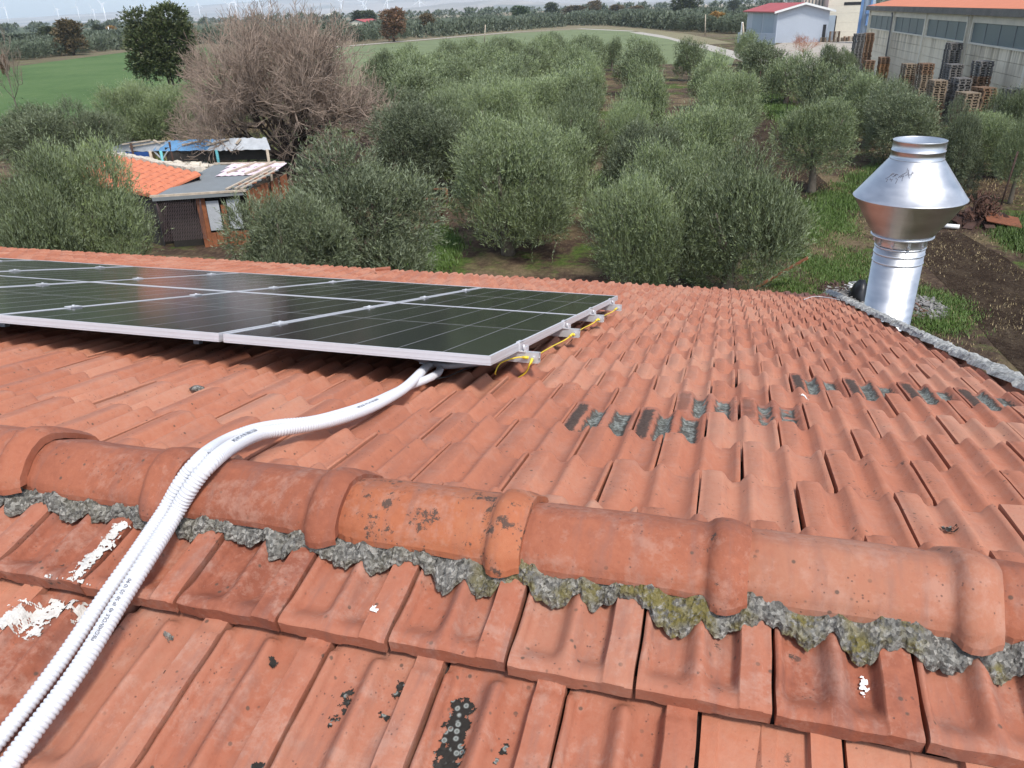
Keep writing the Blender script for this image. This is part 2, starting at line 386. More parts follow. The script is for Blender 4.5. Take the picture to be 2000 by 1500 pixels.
t = NT('dark tilled soil'); a_ = t.noise(1.6, 7, .75, vec=t.mapped(t.pos(), (1, .5, 1), rot=(0, 0, .3))); b_ = t.noise(9, 5, .8)
c = t.ramp(t.math('ADD', t.math('MULTIPLY', a_, .5), t.math('MULTIPLY', b_, .5)), [(.34, (.018, .012, .009)), (.48, (.050, .034, .024)), (.58, (.095, .070, .048)), (.70, (.20, .155, .10))])
t.bump(t.math('ADD', a_, b_), 1.0, .12); M['tilled'] = t.out(c, .98, spec=.05)
strip('tilled_soil', [(1446, 130), (1462, 180), (1482, 240), (1512, 320), (1560, 372), (1650, 392)], 3.0, .010, M['tilled'])
strip('tilled_soil', [(1800, 455), (1880, 505), (1960, 575), (2060, 680), (2200, 800)], 2.6, .010, M['tilled'])
# hills on the horizon, seen as banded farmland slopes
t = NT('far farmland slopes'); p = t.pos(); z_ = t.mapped(p, (.0009, .0009, .016), rot=(0, 0, .2))
hn = t.noise(1.0, 6, .65, vec=z_, dist=.8); hv = t.sep(t.voronoi(1.0, vec=t.mapped(p, (.0022, .0011, .012), rot=(0, 0, .3)), out='Color'))[0]
c = t.ramp(t.math('ADD', t.math('MULTIPLY', hn, .55), t.math('MULTIPLY', hv, .45)), [(.30, (.20, .21, .20)), (.45, (.30, .28, .26)), (.56, (.38, .35, .32)), (.63, (.25, .25, .24)), (.76, (.52, .48, .44))])
M['hill'] = t.out(c, .95, spec=.05)
def hill(name, D0, D1, prof, seed):
    """prof: (pixel x, height in metres of the crest) ; slope rises from D0 to D1"""
    n, k = 160, 26; rg = np.random.default_rng(seed)
    V = []; xs = np.linspace(-700, 2700, n); ph = np.interp(xs, [q[0] for q in prof], [q[1] for q in prof])
    wob = sum(a*np.sin(xs/b+cph) for a, b, cph in ((6, 71, 1), (4, 33, 2), (2.5, 17, .3), (9, 160, .7)))
    for j in range(k):
        u = j/(k-1)
        for i in range(n):
            v = RAY(xs[i], 748 if False else 30); d = np.array([v[0], v[1]])/np.hypot(v[0], v[1])
            D = D0+(D1-D0)*u; s_ = u*u*(3-2*u)
            fold = .10*math.sin(xs[i]/55+u*7+seed)+.06*math.sin(xs[i]/21-u*11)
            h = (ph[i]+wob[i]*min(1, ph[i]/60))*max(0, s_+fold*u*(1-u)*2)
            V.append((d[0]*D, d[1]*D, h-2))
    F = [(j*n+i, j*n+i+1, (j+1)*n+i+1, (j+1)*n+i) for j in range(k-1) for i in range(n-1)]
    tag(link(bpy.data.objects.new(name, np_mesh(name, V, F, M['hill'], True))), kind='structure')
hill('hills', 4600, 9000, [(-700, 30), (0, 42), (150, 66), (300, 92), (450, 125), (600, 190), (800, 300), (1100, 420), (1500, 430), (2700, 420)], 1)
hill('low_rise', 2000, 3600, [(-700, 0), (0, 2), (400, 6), (700, 14), (860, 30), (950, 38), (1100, 20), (1300, 12), (1500, 24), (2700, 24)], 4)

# ------------------------------------------------------------------ haze: one closed box of even, thin air
hz = MB(); hz.box(-14500, -700, -1, 14500, 14500, 500)
t = bpy.data.materials.new('haze'); t.use_nodes = True; t.node_tree.nodes.clear()
pv = t.node_tree.nodes.new('ShaderNodeVolumePrincipled'); ot = t.node_tree.nodes.new('ShaderNodeOutputMaterial')
pv.inputs['Color'].default_value = (.80, .90, 1.0, 1); pv.inputs['Density'].default_value = 1.2e-4; pv.inputs['Anisotropy'].default_value = .2
t.node_tree.links.new(pv.outputs[0], ot.inputs['Volume'])
hz_o = hz.build('haze', t); tag(hz_o, kind='stuff')
scene.cycles.volume_bounces = 2

# ------------------------------------------------------------------ the house with its tiled roof
SL = math.radians(15.45); Y0 = 1.285; ZR = CAM_Z-.9385; TW = .225; GAUGE = .345; LAP = math.radians(5.3)
GY = GAUGE*math.cos(SL)
X_VERGE = 1.33; Y_EAVE = 10.35; X_LEFT = -14.2
house = tag(empty('tiled_house', (-6.4, Y0, 0)), 'house under terracotta roof tiles with a mortared ridge, in the foreground', 'house')
HINV = Matrix.Translation((6.4, -Y0, 0))
def to_house(o): o.parent = house; o.matrix_parent_inverse = HINV; return o
def ramp1(x, a, b): u = min(1, max(0, (x-a)/(b-a))); return u*u*(3-2*u)
DEEP = .0290
def tile_height(u, v, closed, L):
    far_ = closed < .5
    """u across in metres 0..TW, v up the tile in metres from the lip"""
    w = TW-.004
    def trough(u0, u1, depth, steepL, steepR):
        if u <= u0 or u >= u1: return 0
        return -depth*ramp1(u, u0, u0+steepL)*(1-ramp1(u, u1-steepR, u1))
    # two troughs, a narrow rib between them and a flat raised band at the right
    h = 0.0
    if u < .168:
        h = -.003
        h += trough(.005, .097, DEEP, .024 if far_ else .016, .036 if far_ else .030)
        h += trough(.101, .168, DEEP*.95, .026, .026 if far_ else .011)
        if u < .006: h -= .006*(1-u/.006)
    else:
        h = -.003 if far_ else .0015
        if u > .205: h -= .003
    if u < .168:
        # the troughs close towards the lip, the rib starts a little below the head of the tile
        k = ramp1(v, .014, .066)
        low = closed
        h = h*(k*low+(1-low))-.001*(1-k)
        top = ramp1(v, L-.078, L-.055)
        h = h*(1-top)+(-.026)*top
    else:
        top = ramp1(v, L-.085, L-.08); h -= .006*top
    if v < .008: h -= .004*(1-v/.008)**2
    return h
def tile_mesh(name, us, vs, closed, mat, L=.40, seed=0, warp=.0015):
    rg = random.Random(seed); mb = MB(); ph = [rg.uniform(0, 6.28) for _ in range(4)]
    nu, nv = len(us), len(vs); top = []
    for j, v in enumerate(vs):
        for i, u in enumerate(us):
            z = tile_height(u, v, closed, L)+warp*math.sin(u*25+ph[0])*math.sin(v*14+ph[1])+warp*.6*math.sin(v*31+ph[2])
            top.append((u+.0006*math.sin(v*60+ph[3]), v+.0008*math.sin(u*70+ph[0]), z))
    mb.add(top, [(j*nu+i, j*nu+i+1, (j+1)*nu+i+1, (j+1)*nu+i) for j in range(nv-1) for i in range(nu-1)], True)
    th = .037
    row = [top[i] for i in range(nu)]
    lo = [(x, y+.002, -th-(.004 if .035 < x < .125 else 0)) for x, y, z in row]
    mb.add(row+lo, [(i+1, i, nu+i, nu+i+1) for i in range(nu-1)])
    for side in (0, nu-1):
        colv = [top[j*nu+side] for j in range(nv)]; lo = [(x, y, min(z-.004, -th)) for x, y, z in colv]
        fs = [(j, j+1, nv+j+1, nv+j) for j in range(nv-1)]
        if side: fs = [f[::-1] for f in fs]
        mb.add(colv+lo, fs)
    return mb.mesh(name, mat)
US = [0, .003, .008, .014, .021, .029, .040, .052, .062, .070, .078, .086, .093, .098, .1015, .107, .114, .122, .130, .139, .147, .155, .161, .165, .168, .1685, .172, .188, .203, .206, .212, .2165, .218]
VSF = [0, .002, .005, .010, .018, .028, .038, .048, .058, .068, .080, .11, .16, .22, .28, .295, .305, .315, .325, .335, .345, .36, .40]
US2 = [0, .004, .014, .026, .045, .066, .080, .092, .099, .108, .122, .140, .152, .160, .1675, .169, .203, .206, .217]
VS2 = [0, .003, .012, .04, .08, .18, .30, .345, .40]
US3 = [0, .012, .028, .064, .096, .122, .150, .167, .170, .217]; VS3 = [0, .01, .06, .36]
near_meshes = [tile_mesh('near_tile_shape', US, VSF, .93, M['tile'], seed=s) for s in range(4)]
mid_meshes = [tile_mesh('far_tile_shape', US2, VS2, .0, M['tile_mid'], seed=10+s) for s in range(4)]
near_top = [tile_mesh('near_cut_tile_shape', US, [v for v in VSF if v < .27]+[.33], .93, M['tile'], L=.60, seed=60+s) for s in range(3)]
far_top = [tile_mesh('far_cut_tile_shape', US2, [0, .003, .012, .04, .08, .13], .0, M['tile_mid'], L=.60, seed=70+s) for s in range(2)]
lich1 = tile_mesh('lichen_tile_shape', US2, VS2, .0, M['tile_l1'], seed=31)
lich2 = tile_mesh('lichen_tile_patch_shape', US2, VS2, .0, M['tile_l2'], seed=32)
def tile_matrix(x, k, far, rg, jit=1.0):
    """x = right edge (near slope: left edge) ; k = lip distance from the ridge in courses"""
    if far:
        y = Y0+.145+GY*k; z = ZR-(y-Y0)*math.tan(SL)
        R = Matrix.Rotation(math.pi, 4, 'Z') @ Matrix.Rotation(SL-LAP, 4, 'X')
    else:
        y = Y0-.321-GY*k; z = ZR-(Y0-y)*math.tan(SL)
        R = Matrix.Rotation(SL-LAP, 4, 'X')
    jit = 1.0 if far else .5
    R = Matrix.Translation((x+rg.gauss(0, .0016)*jit, y+rg.gauss(0, .0025)*jit, z+rg.gauss(0, .0018)*jit)) @ R
    R = R @ Matrix.Rotation(rg.gauss(0, .005)*jit, 4, 'Z') @ Matrix.Rotation(rg.gauss(0, .008)*jit, 4, 'Y') @ Matrix.Rotation(rg.gauss(0, .004)*jit, 4, 'X')
    return R
SEAM_FAR = [.212, .091]        # x of one seam on even / odd far courses
SEAM_NEAR = [.144, .030]
rg = random.Random(5)
tiles = []
for k in range(0, 27):
    s0 = SEAM_FAR[(k+1) % 2] if False else SEAM_FAR[(k) % 2 if k else 0]
    s0 = SEAM_FAR[0] if k % 2 == 1 else SEAM_FAR[1]
    n0 = int((X_LEFT-s0)/TW); n1 = int((X_VERGE-s0)/TW)+1
    for i in range(n0, n1+1):
        xr = s0+i*TW                      # right edge of a far tile
        if xr-TW > X_VERGE-.05: continue
        if xr > X_VERGE+.10: xr_ = xr
        tiles.append((xr, k, True))
for k in range(0, 8):
    s0 = SEAM_NEAR[k % 2]
    for i in range(-26, 7):
        xl = s0+i*TW
        if xl+TW*.5 > X_VERGE+.05: continue
        tiles.append((xl, k, False))
info = []
for xr, k, far in tiles:
    lim = X_VERGE+.02; cut = 1.0
    if far and xr > lim: cut = (lim-(xr-TW))/TW; xr = lim
    if not far and xr+TW > lim: cut = (lim-xr)/TW
    Mx = tile_matrix(xr, k, far, rg) @ Matrix.Diagonal((cut, 1, 1, 1))
    ctr = Mx @ Vector((TW/2, .12, 0)); px = PIX(np.array(ctr))
    vis = px[2] > .3 and -90 < px[0] < 2090 and px[1] < 1640
    info.append((Mx, far, ctr, px, vis, k))
order = sorted(range(len(info)), key=lambda i: (not info[i][4], (info[i][2]-Vector((0, 0, CAM_Z))).length))
parts_idx = set(order[:300])
LICH = {}
def lichen_kind(px):
    x, y = px[0], px[1]
    return 0
# lichen rows: the tiles whose exposed face falls on the growth seen in the photograph
LICH_PTS1 = [(1130, 800), (1235, 812), (1330, 822), (1525, 770), (1605, 770), (1690, 778), (1790, 788), (1890, 795), (1500, 765)]
LICH_PTS2 = [(1395, 790), (1500, 800), (1440, 795), (1540, 805)]
stuffV = []; stuffF = []; stuffA = []; base_n = 0
jm = [tile_mesh('joined_tile_shape', US3, VS3, .0, M['tile_far'], L=.40, seed=50+s) for s in range(3)]
jmd = []
for me in jm:
    V = np.array([v.co[:] for v in me.vertices]); F = np.array([list(pp.vertices) for pp in me.polygons]); jmd.append((V, F))
def nearest_tiles(pts, far=True):
    out = set()
    for x, y in pts:
        best = min((i for i in range(len(info)) if info[i][1] == far), key=lambda i: math.hypot(info[i][3][0]-x, info[i][3][1]-y)); out.add(best)
    return out
def course_tiles(ref, x0, x1):
    k = info[list(nearest_tiles([ref]))[0]][5]+1
    return {i for i in range(len(info)) if info[i][1] and info[i][5] == k and x0 < info[i][3][0] < x1}
L1 = course_tiles((1235, 822), 1085, 1375) | course_tiles((1690, 782), 1490, 1985)
L2 = course_tiles((1450, 800), 1375, 1590)-L1
parts_idx |= (L1 | L2 | {i for i in range(len(info)) if info[i][5] == 0 and info[i][2].x > -2.4})
info = [q for q in info]
for i, (Mx, far, ctr, px, vis, k) in enumerate(info):
    if i in parts_idx:
        if i in L1: me = lich1
        elif i in L2: me = lich2
        elif k == 0: me = far_top[rg.randrange(2)] if far else near_top[rg.randrange(3)]
        else: me = (mid_meshes if far else near_meshes)[rg.randrange(4)]
        o = bpy.data.objects.new('roof_tile', me); COL.objects.link(o); to_house(o); o.matrix_basis = Mx
        if i in L1: o['label'] = 'roof tile crusted with black and grey lichen'
        elif i in L2: o['label'] = 'roof tile with grey lichen in its troughs'
    else:
        if k == 0: continue
        V, F = jmd[rg.randrange(3)]
        Mn = np.array(Mx); W = V@Mn[:3, :3].T+Mn[:3, 3]
        stuffV.append(W); stuffF.append(F+base_n); base_n += len(W); stuffA.append(np.full(len(F), rg.random()))
so = link(bpy.data.objects.new('roof_tiles', np_mesh('roof_tiles', np.concatenate(stuffV), np.concatenate(stuffF), M['tile_far'], False, np.concatenate(stuffA))))
to_house(so); tag(so, kind='stuff')

def plane_far(y): return ZR-(y-Y0)*math.tan(SL)
def plane_near(y): return ZR-(Y0-y)*math.tan(SL)
M['under'] = vary('dark roof underlay', (.05, .035, .03), .95, .3, 4)
# walls and the slab below the tiles
wb = MB(); zt = plane_far(Y_EAVE-.45)-.12; YN = -7.2
x0, x1, y0_, y1_ = X_LEFT+.3, X_VERGE-.02, YN+.5, Y_EAVE-.45
zn = plane_near(y0_)-.14; za = ZR-.16
wb.add([(x0, y0_, 0), (x1, y0_, 0), (x1, y1_, 0), (x0, y1_, 0), (x0, y0_, zn), (x1, y0_, zn), (x1, y1_, zt-.02), (x0, y1_, zt-.02), (x1, Y0, za), (x0, Y0, za)],
       [(0, 1, 5, 4), (1, 2, 6, 8, 5), (2, 3, 7, 6), (3, 0, 4, 9, 7)])
to_house(wb.build('wall', M['plaster']))
sb = MB(); d0, d1 = .075, .135; ye = Y_EAVE-.06
sb.add([(X_LEFT, YN, plane_near(YN)-d0), (X_VERGE-.03, YN, plane_near(YN)-d0), (X_VERGE-.03, Y0, ZR-d0), (X_LEFT, Y0, ZR-d0), (X_LEFT, ye, plane_far(ye)-d0), (X_VERGE-.03, ye, plane_far(ye)-d0),
        (X_LEFT, YN, plane_near(YN)-d1), (X_VERGE-.03, YN, plane_near(YN)-d1), (X_VERGE-.03, Y0, ZR-d1), (X_LEFT, Y0, ZR-d1), (X_LEFT, ye, plane_far(ye)-d1), (X_VERGE-.03, ye, plane_far(ye)-d1)],
       [(0, 1, 2, 3), (3, 2, 5, 4), (7, 6, 9, 8), (8, 9, 10, 11), (1, 7, 8, 2), (2, 8, 11, 5), (5, 11, 10, 4), (6, 7, 1, 0), (0, 3, 9, 6), (3, 4, 10, 9)])
to_house(sb.build('roof_slab', M['under']))

# ridge caps: an arched body, a bead at the right end that laps over the next cap
CAPX = [-1.517, -1.125, -.720, -.331, .088, .497]
xs_c = [-1.517-.397*i for i in range(8, 0, -1)]+CAPX+[.90, 1.30]
def cap_profile(s, grow=0.0):
    """s 0..1 from the near edge to the far edge -> (y, z) about the ridge"""
    pts = [(-.131, -.026), (-.124, -.006), (-.098, .018), (-.074, .035), (-.050, .044), (-.020, .042), (.010, .029), (.045, .007), (.075, -.012), (.091, -.026), (.096, -.036)]
    f = s*(len(pts)-1); i = min(int(f), len(pts)-2); u = f-i
    y = pts[i][0]*(1-u)+pts[i+1][0]*u; z = pts[i][1]*(1-u)+pts[i+1][1]*u
    k = 1+grow/.14
    return y*k, (z+.02)*(1+grow/.09)-.02
def make_cap(x0, x1, mat, seed):
    rr = random.Random(seed); Lc = x1-x0; mb = MB(); ns = 31
    # stations along the cap: (x, grow)
    st = [(-.030, -.012), (.0, -.010), (.012, -.007), (.020, -.003), (.030, -.0045), (.038, .0), (.10, 0), (.2, .0), (Lc-.115, .001), (Lc-.098, .003), (Lc-.084, .0005), (Lc-.074, .002), (Lc-.066, .012), (Lc-.060, .025), (Lc-.048, .0325), (Lc-.032, .0325), (Lc-.018, .026), (Lc-.006, .016), (Lc+.003, .012)]
    ph = rr.uniform(0, 6)
    vs = []
    for j, (x, gr) in enumerate(st):
        for i in range(ns):
            y, z = cap_profile(i/(ns-1), gr)
            wob = .0015*math.sin(x*23+ph)+.001*math.sin(i*.9+ph)
            vs.append((x+x0+.002*math.sin(i*.35+ph)*(1 if j > 11 else 0), y, z+wob))
    n = len(st)
    mb.add(vs, [(j*ns+i+1, j*ns+i, (j+1)*ns+i, (j+1)*ns+i+1) for j in range(n-1) for i in range(ns-1)], True)
    last = [vs[(n-1)*ns+i] for i in range(ns)]; inn = []
    for i in range(ns):
        y, z = cap_profile(i/(ns-1), -.012); inn.append((last[i][0]-.001, y, z-.004))
    mb.add(last+inn, [(i+1, i, ns+i, ns+i+1) for i in range(ns-1)])
    for e in (0, ns-1):
        edge = [vs[j*ns+e] for j in range(n)]; lo = [(a, b, c-.014) for a, b, c in edge]
        fs = [(j, j+1, n+j+1, n+j) for j in range(n-1)]
        if e: fs = [f[::-1] for f in fs]
        mb.add(edge+lo, fs)
    o = mb.build('ridge_cap', mat); to_house(o)
    o.matrix_basis = Matrix.Translation((0, Y0+rr.gauss(0, .002), ZR+.0+rr.gauss(0, .002))) @ Matrix.Rotation(rr.gauss(0, .004), 4, 'Y')
    return o
for i in range(len(xs_c)-1):
    x0, x1 = xs_c[i], min(xs_c[i+1], X_VERGE+.01)
    newer = abs(x0+.720) < .01
    o = make_cap(x0, x1, M['cap_new'] if newer else M['cap'], i)
    if newer: o['label'] = 'brighter orange ridge cap speckled with black lichen'
# bedding mortar along the near edge of the caps, running down into the troughs
def trough_depth(x):
    """how low the near course is at x: 0 on ribs and bands, 1 in the troughs"""
    u = (x-SEAM_NEAR[0]) % TW
    if u > .168: return 0.0
    a = max(0, math.sin(math.pi*min(1, max(0, (u-.002)/.096)))) if u < .1 else max(0, math.sin(math.pi*(u-.1)/.068))
    return a
mV = []; nx = 1500; nyy = 16; xa, xb = -4.6, X_VERGE-.02; rr = np.random.default_rng(3)
xs = np.linspace(xa, xb, nx)
def fbm1(x, sd, f=3.0, o=4):
    r_ = np.random.default_rng(sd); s_ = 0; a = 1
    for q in range(o): s_ = s_+a*np.sin(x*f*(2.1**q)+r_.uniform(0, 6.28))*np.sin(x*f*1.37*(1.9**q)+r_.uniform(0, 6.28)); a *= .6
    return s_
lowb = np.array([trough_depth(x) for x in xs]); n1_ = fbm1(xs, 5, 7, 5); n2_ = fbm1(xs, 6, 47, 5)
ext = .040+.019*lowb**.6*(1+.5*n1_)+.012*n1_+.009*n2_
ext = np.clip(ext, .026, .082)
ns_ = np.random.default_rng(11).normal(0, 1, (nyy+1, nx))
ker = np.array([1, 3, 4, 3, 1.])/12; ns_ = np.apply_along_axis(lambda r_: np.convolve(r_, ker, 'same'), 1, ns_)
for j in range(nyy+1):
    u = j/nyy
    for i in range(nx):
        yb = Y0-.108; y = yb-u*(ext[i]+.004)+.02*(1-u)
        seat = plane_near(y)-.0-.026*lowb[i]*(.8 if u > .2 else 1)-.003
        hump = .010*(1-u)**.8+.012*math.sin(math.pi*min(1, u*1.1))
        z = seat+hump+ns_[j, i]*.0026*(1 if j < nyy else 0)-(.012 if j == nyy else 0)
        mV.append((xs[i], y+ns_[j, (i*7) % nx]*.0022, z))
F = [(j*nx+i+1, j*nx+i, (j+1)*nx+i, (j+1)*nx+i+1) for j in range(nyy) for i in range(nx-1)]
mo = to_house(link(bpy.data.objects.new('ridge_mortar', np_mesh('ridge_mortar', mV, F, M['mortar'], False)))); 
# thin mortar on the far side too
fV = []; 
for j in range(4):
    for i in range(0, nx, 5):
        y = Y0+.045+j*.012; fV.append((xs[i], y, plane_far(y)-.020+.002*n2_[i]))
nn = len(range(0, nx, 5)); F = [(j*nn+i, j*nn+i+1, (j+1)*nn+i+1, (j+1)*nn+i) for j in range(3) for i in range(nn-1)]
to_house(link(bpy.data.objects.new('back_mortar', np_mesh('back_mortar', fV, F, M['mortar'], False))))
# rough concrete along the right verge
vV = []; ny = 420; k = 9; ys = np.linspace(Y0+.1, Y_EAVE+.02, ny); na = fbm1(ys, 8, 2.2, 5); nb = fbm1(ys, 9, 14, 4)
for j in range(ny):
    for i in range(k):
        a = i/(k-1); x = X_VERGE-.045+a*.135+.012*na[j]*(a > .2)
        h = .030*math.sin(math.pi*min(1, a*1.15))**.6 if a < .86 else -.05
        step = .014*(((ys[j]-Y0) % GY)/GY-.5)
        vV.append((x, ys[j], plane_far(ys[j])-.004+h+.006*nb[j]*(0 < i < k-1)+random.gauss(0, .0035)*(0 < i < k-1)-step*(1-a)))
F = [(j*k+i, j*k+i+1, (j+1)*k+i+1, (j+1)*k+i) for j in range(ny-1) for i in range(k-1)]
to_house(link(bpy.data.objects.new('verge_mortar', np_mesh('verge_mortar', vV, F, M['verge'], False))))
# lime splashes on the near left tiles, bird droppings
def near_pt(x, y, dz=0.0):
    """point on the near slope under a pixel"""
    v = RAY(x, y); n2 = np.array([0, -math.sin(SL), math.cos(SL)]); P0 = np.array([0, Y0, ZR-CAM_Z+dz]); s_ = (n2@P0)/(n2@v); q = v*s_; q[2] += CAM_Z; return q
def far_pt(x, y, dz=0.0):
    v = RAY(x, y); n2 = np.array([0, math.sin(SL), math.cos(SL)]); P0 = np.array([0, Y0, ZR-CAM_Z+dz]); s_ = (n2@P0)/(n2@v); q = v*s_; q[2] += CAM_Z; return q
def near_surf(x, y):
    k = math.floor((Y0-.321-y)/GY)+1
    if k < 0: k = 0
    yl = Y0-.321-GY*k; v = (y-yl)/math.cos(SL-LAP); u = (x-SEAM_NEAR[k % 2]) % TW
    h = tile_height(min(u, .220), max(0, v), .93, .40)
    return ZR-(Y0-yl)*math.tan(SL)+(y-yl)*math.tan(SL-LAP)+h
def far_surf(x, y):
    k = max(0, math.ceil((y-(Y0+.145))/GY)); yl = Y0+.145+GY*k
    s0 = SEAM_FAR[0] if k % 2 == 1 else SEAM_FAR[1]; u = (s0-x) % TW; v = (yl-y)/math.cos(SL-LAP)
    return ZR-(yl-Y0)*math.tan(SL)+(yl-y)*math.tan(SL-LAP)+tile_height(min(u, .220), v, .38, .40)
def on_near(px, py, lift=0.0):
    q = near_pt(px, py)
    for _ in range(3):
        z = near_surf(q[0], q[1])+lift; v = RAY(px, py); s_ = (z-CAM_Z)/v[2]; q = np.array([v[0]*s_, v[1]*s_, z])
    return q
def on_far(px, py, lift=0.0): q = far_pt(px, py); return np.array([q[0], q[1], far_surf(q[0], q[1])+lift])
def splat(name, mat, poly, seed, thr=.0, res=.0022, lift=.0032, label=None, parent=True, surf=near_surf, place=None, rough=1.0):
    """ragged patch lying on the tiles; poly = list of (pixel x, pixel y, pixel radius)"""
    place = place or (lambda a, b: near_pt(a, b))
    blobs = []
    for x, y, r_ in poly:
        p = place(x, y); q = place(x+r_, y); blobs.append((p[0], p[1], abs(q[0]-p[0])))
    x0 = min(b[0]-b[2] for b in blobs); x1 = max(b[0]+b[2] for b in blobs); y0 = min(b[1]-b[2] for b in blobs); y1 = max(b[1]+b[2] for b in blobs)
    nx = int((x1-x0)/res)+2; ny = int((y1-y0)/res)+2
    r_ = np.random.default_rng(seed); G_ = r_.normal(0, 1, (ny, nx))
    for _ in range(2):
        G_ = (G_+np.roll(G_, 1, 0)+np.roll(G_, -1, 0)+np.roll(G_, 1, 1)+np.roll(G_, -1, 1))/5
    G_ /= G_.std()
    mb = MB(); idx = {}; vs = []; fs = []
    def inside(i, j):
        x = x0+i*res; y = y0+j*res
        d = max(1-math.hypot(x-bx, (y-by)*1.0)/br for bx, by, br in blobs)
        return d+.30*rough*G_[j, i] > thr+.12
    def vid(i, j):
        if (i, j) not in idx:
            x = x0+i*res; y = y0+j*res; idx[(i, j)] = len(vs); vs.append((x, y, surf(x, y)+lift+.0008*abs(G_[j, i])))
        return idx[(i, j)]
    for j in range(ny-1):
        for i in range(nx-1):
            if inside(i, j):
                q_ = (vid(i, j), vid(i+1, j), vid(i+1, j+1), vid(i, j+1)); zs_ = [vs[w_][2] for w_ in q_]
                if max(zs_)-min(zs_) < .009: fs.append(q_)
    if not fs: return None
    mb.add(vs, fs, True); o = mb.build(name, mat)
    if parent: to_house(o)
    if label: o['label'] = label
    return o
splat('lime_splash', M['lime'], [(90, 1150, 26), (60, 1165, 24), (120, 1150, 22), (150, 1160, 18), (185, 1165, 12), (25, 1178, 22), (50, 1195, 14), (0, 1195, 16), (88, 1135, 12)], 3, label='white lime splash under the tile lip')
splat('lime_splash', M['lime'], [(232, 1020, 12), (215, 1040, 14), (205, 1058, 15), (190, 1075, 14), (175, 1090, 15), (160, 1108, 14), (150, 1125, 9), (155, 1140, 6)], 4, label='white lime splash running along a rib')
splat('bird_dropping', M['droppings'], [(1696, 1300, 8), (1694, 1314, 9), (1692, 1326, 6), (1690, 1290, 5)], 5, res=.0015)
splat('bird_dropping', M['droppings'], [(1532, 1476, 7), (1534, 1482, 4)], 6, res=.0015)
for k_, (x, y, r_) in enumerate([(730, 1190, 9), (318, 1210, 7)]): splat('bird_dropping', M['droppings'] if k_ == 0 else M['mortar'], [(x, y, r_)], 7+k_, res=.0015)
# black lichen scabs on the near tiles
t = NT('black and grey lichen'); v = t.voronoi(70, vec=t.mapped(t.pos(), (1, 1, 1))); n = t.noise(60, 4, .7)
rings = t.ramp(v, [(.16, (.13, .14, .125)), (.24, (.26, .27, .25)), (.34, (.10, .105, .095)), (.42, (.028, .025, .022))])
M['scab'] = t.out(t.mix(t.ramp(t.noise(16, 3, .6), [(.45, 0.0), (.52, 1.0)]), t.ramp(n, [(.3, (.02, .018, .016)), (.7, (.05, .045, .04))]), rings), .95, spec=.1)
t.bump(n, .5, .003)
splat('lichen_patch', M['scab'], [(895, 1340, 26), (890, 1370, 28), (882, 1400, 28), (876, 1430, 30), (866, 1462, 30), (858, 1492, 30)], 11, rough=.5, label='long black lichen patch with grey rings')
for k_, bl in enumerate([[(672, 1312, 12), (668, 1330, 13), (662, 1348, 9)], [(640, 1368, 8), (652, 1362, 7), (634, 1378, 5)], [(776, 1295, 10), (772, 1315, 9)], [(740, 1355, 9), (750, 1362, 7)], [(990, 1412, 9), (980, 1430, 9), (968, 1448, 7)], [(500, 1495, 11)], [(524, 1255, 8)], [(312, 1273, 5)]]):
    splat('lichen_patch', M['scab'], bl, 20+k_, rough=1.3)
# chips of stone lying on the far tiles
splat('lichen_patch', M['scab'], [(1860, 1004, 13), (1850, 1002, 8)], 41, surf=far_surf, place=far_pt, rough=1.2)
splat('bird_dropping', M['droppings'], [(1572, 765, 9)], 42, surf=far_surf, place=far_pt, res=.003)

# ------------------------------------------------------------------ solar panels
PW, PL, GAP = 1.134, 1.762, .020
PO = Vector((-.805, 2.508, CAM_Z-1.1568))
PM = Matrix.Translation(PO) @ Matrix.Rotation(-math.radians(15.45), 4, 'X')     # x along the ridge, y down the slope
def build_panel_meshes():
    fr = MB(); T = .035; w = .0115
    for (a0, b0, a1, b1) in ((0, 0, PW, w), (0, PL-w, PW, PL), (0, w, w, PL-w), (PW-w, w, PW, PL-w)): fr.box(a0, b0, -T, a1, b1, 0)
    # groove lines of the extruded frame
    for z in (-.010, -.026):
        fr.box(.0, -.0012, z-.0015, PW, 0, z+.0015); fr.box(PW, 0, z-.0015, PW+.0012, PL, z+.0015)
    frame = fr.mesh('panel_frame_shape', M['alu'])
    gl = MB(); gl.add([(w, w, -.002), (PW-w, w, -.002), (PW-w, PL-w, -.002), (w, PL-w, -.002), (w, w, -.008), (PW-w, w, -.008), (PW-w, PL-w, -.008), (w, PL-w, -.008)], [(0, 1, 2, 3), (7, 6, 5, 4)])
    glass = gl.mesh('panel_cells_shape', M['cells'])
    ln = MB(); z = -.0012; cw = (PW-2*w)/6
    for i in range(1, 6): ln.box(w+cw*i-.0011, w+.01, z-.0004, w+cw*i+.0011, PL-w-.01, z)
    ln.box(w+.01, PL/2-.0014, z-.0002, PW-w-.01, PL/2+.0014, z+.0003)
    return frame, glass, ln.mesh('panel_line_shape', M['cell_line'])
pf, pg, pl_ = build_panel_meshes()
ROWN = ['front row', 'rear row']
ORD = ['rightmost', 'second from the right', 'third from the right', 'fourth from the right', 'fifth from the right', 'sixth from the right', 'seventh from the right', 'eighth from the right']
for j in range(2):
    for i in range(7):
        if j == 0 and i > 4: continue
        root = empty('solar_panel'); root.matrix_world = PM @ Matrix.Translation((-(PW+GAP)*i-PW+random.gauss(0, .0012), (PL+GAP)*j+(.004 if i % 2 else 0), random.gauss(0, .001)))
        tag(root, f'black solar panel in silver frame, {ORD[i]} in the {ROWN[j]}', 'solar panel', 'solar panels on the tiled roof')
        for nm, me in (('frame', pf), ('cell_glass', pg), ('cell_lines', pl_)): link(bpy.data.objects.new(nm, me), root)
RAIL_V = [.44, 1.38, 2.24, 3.12]
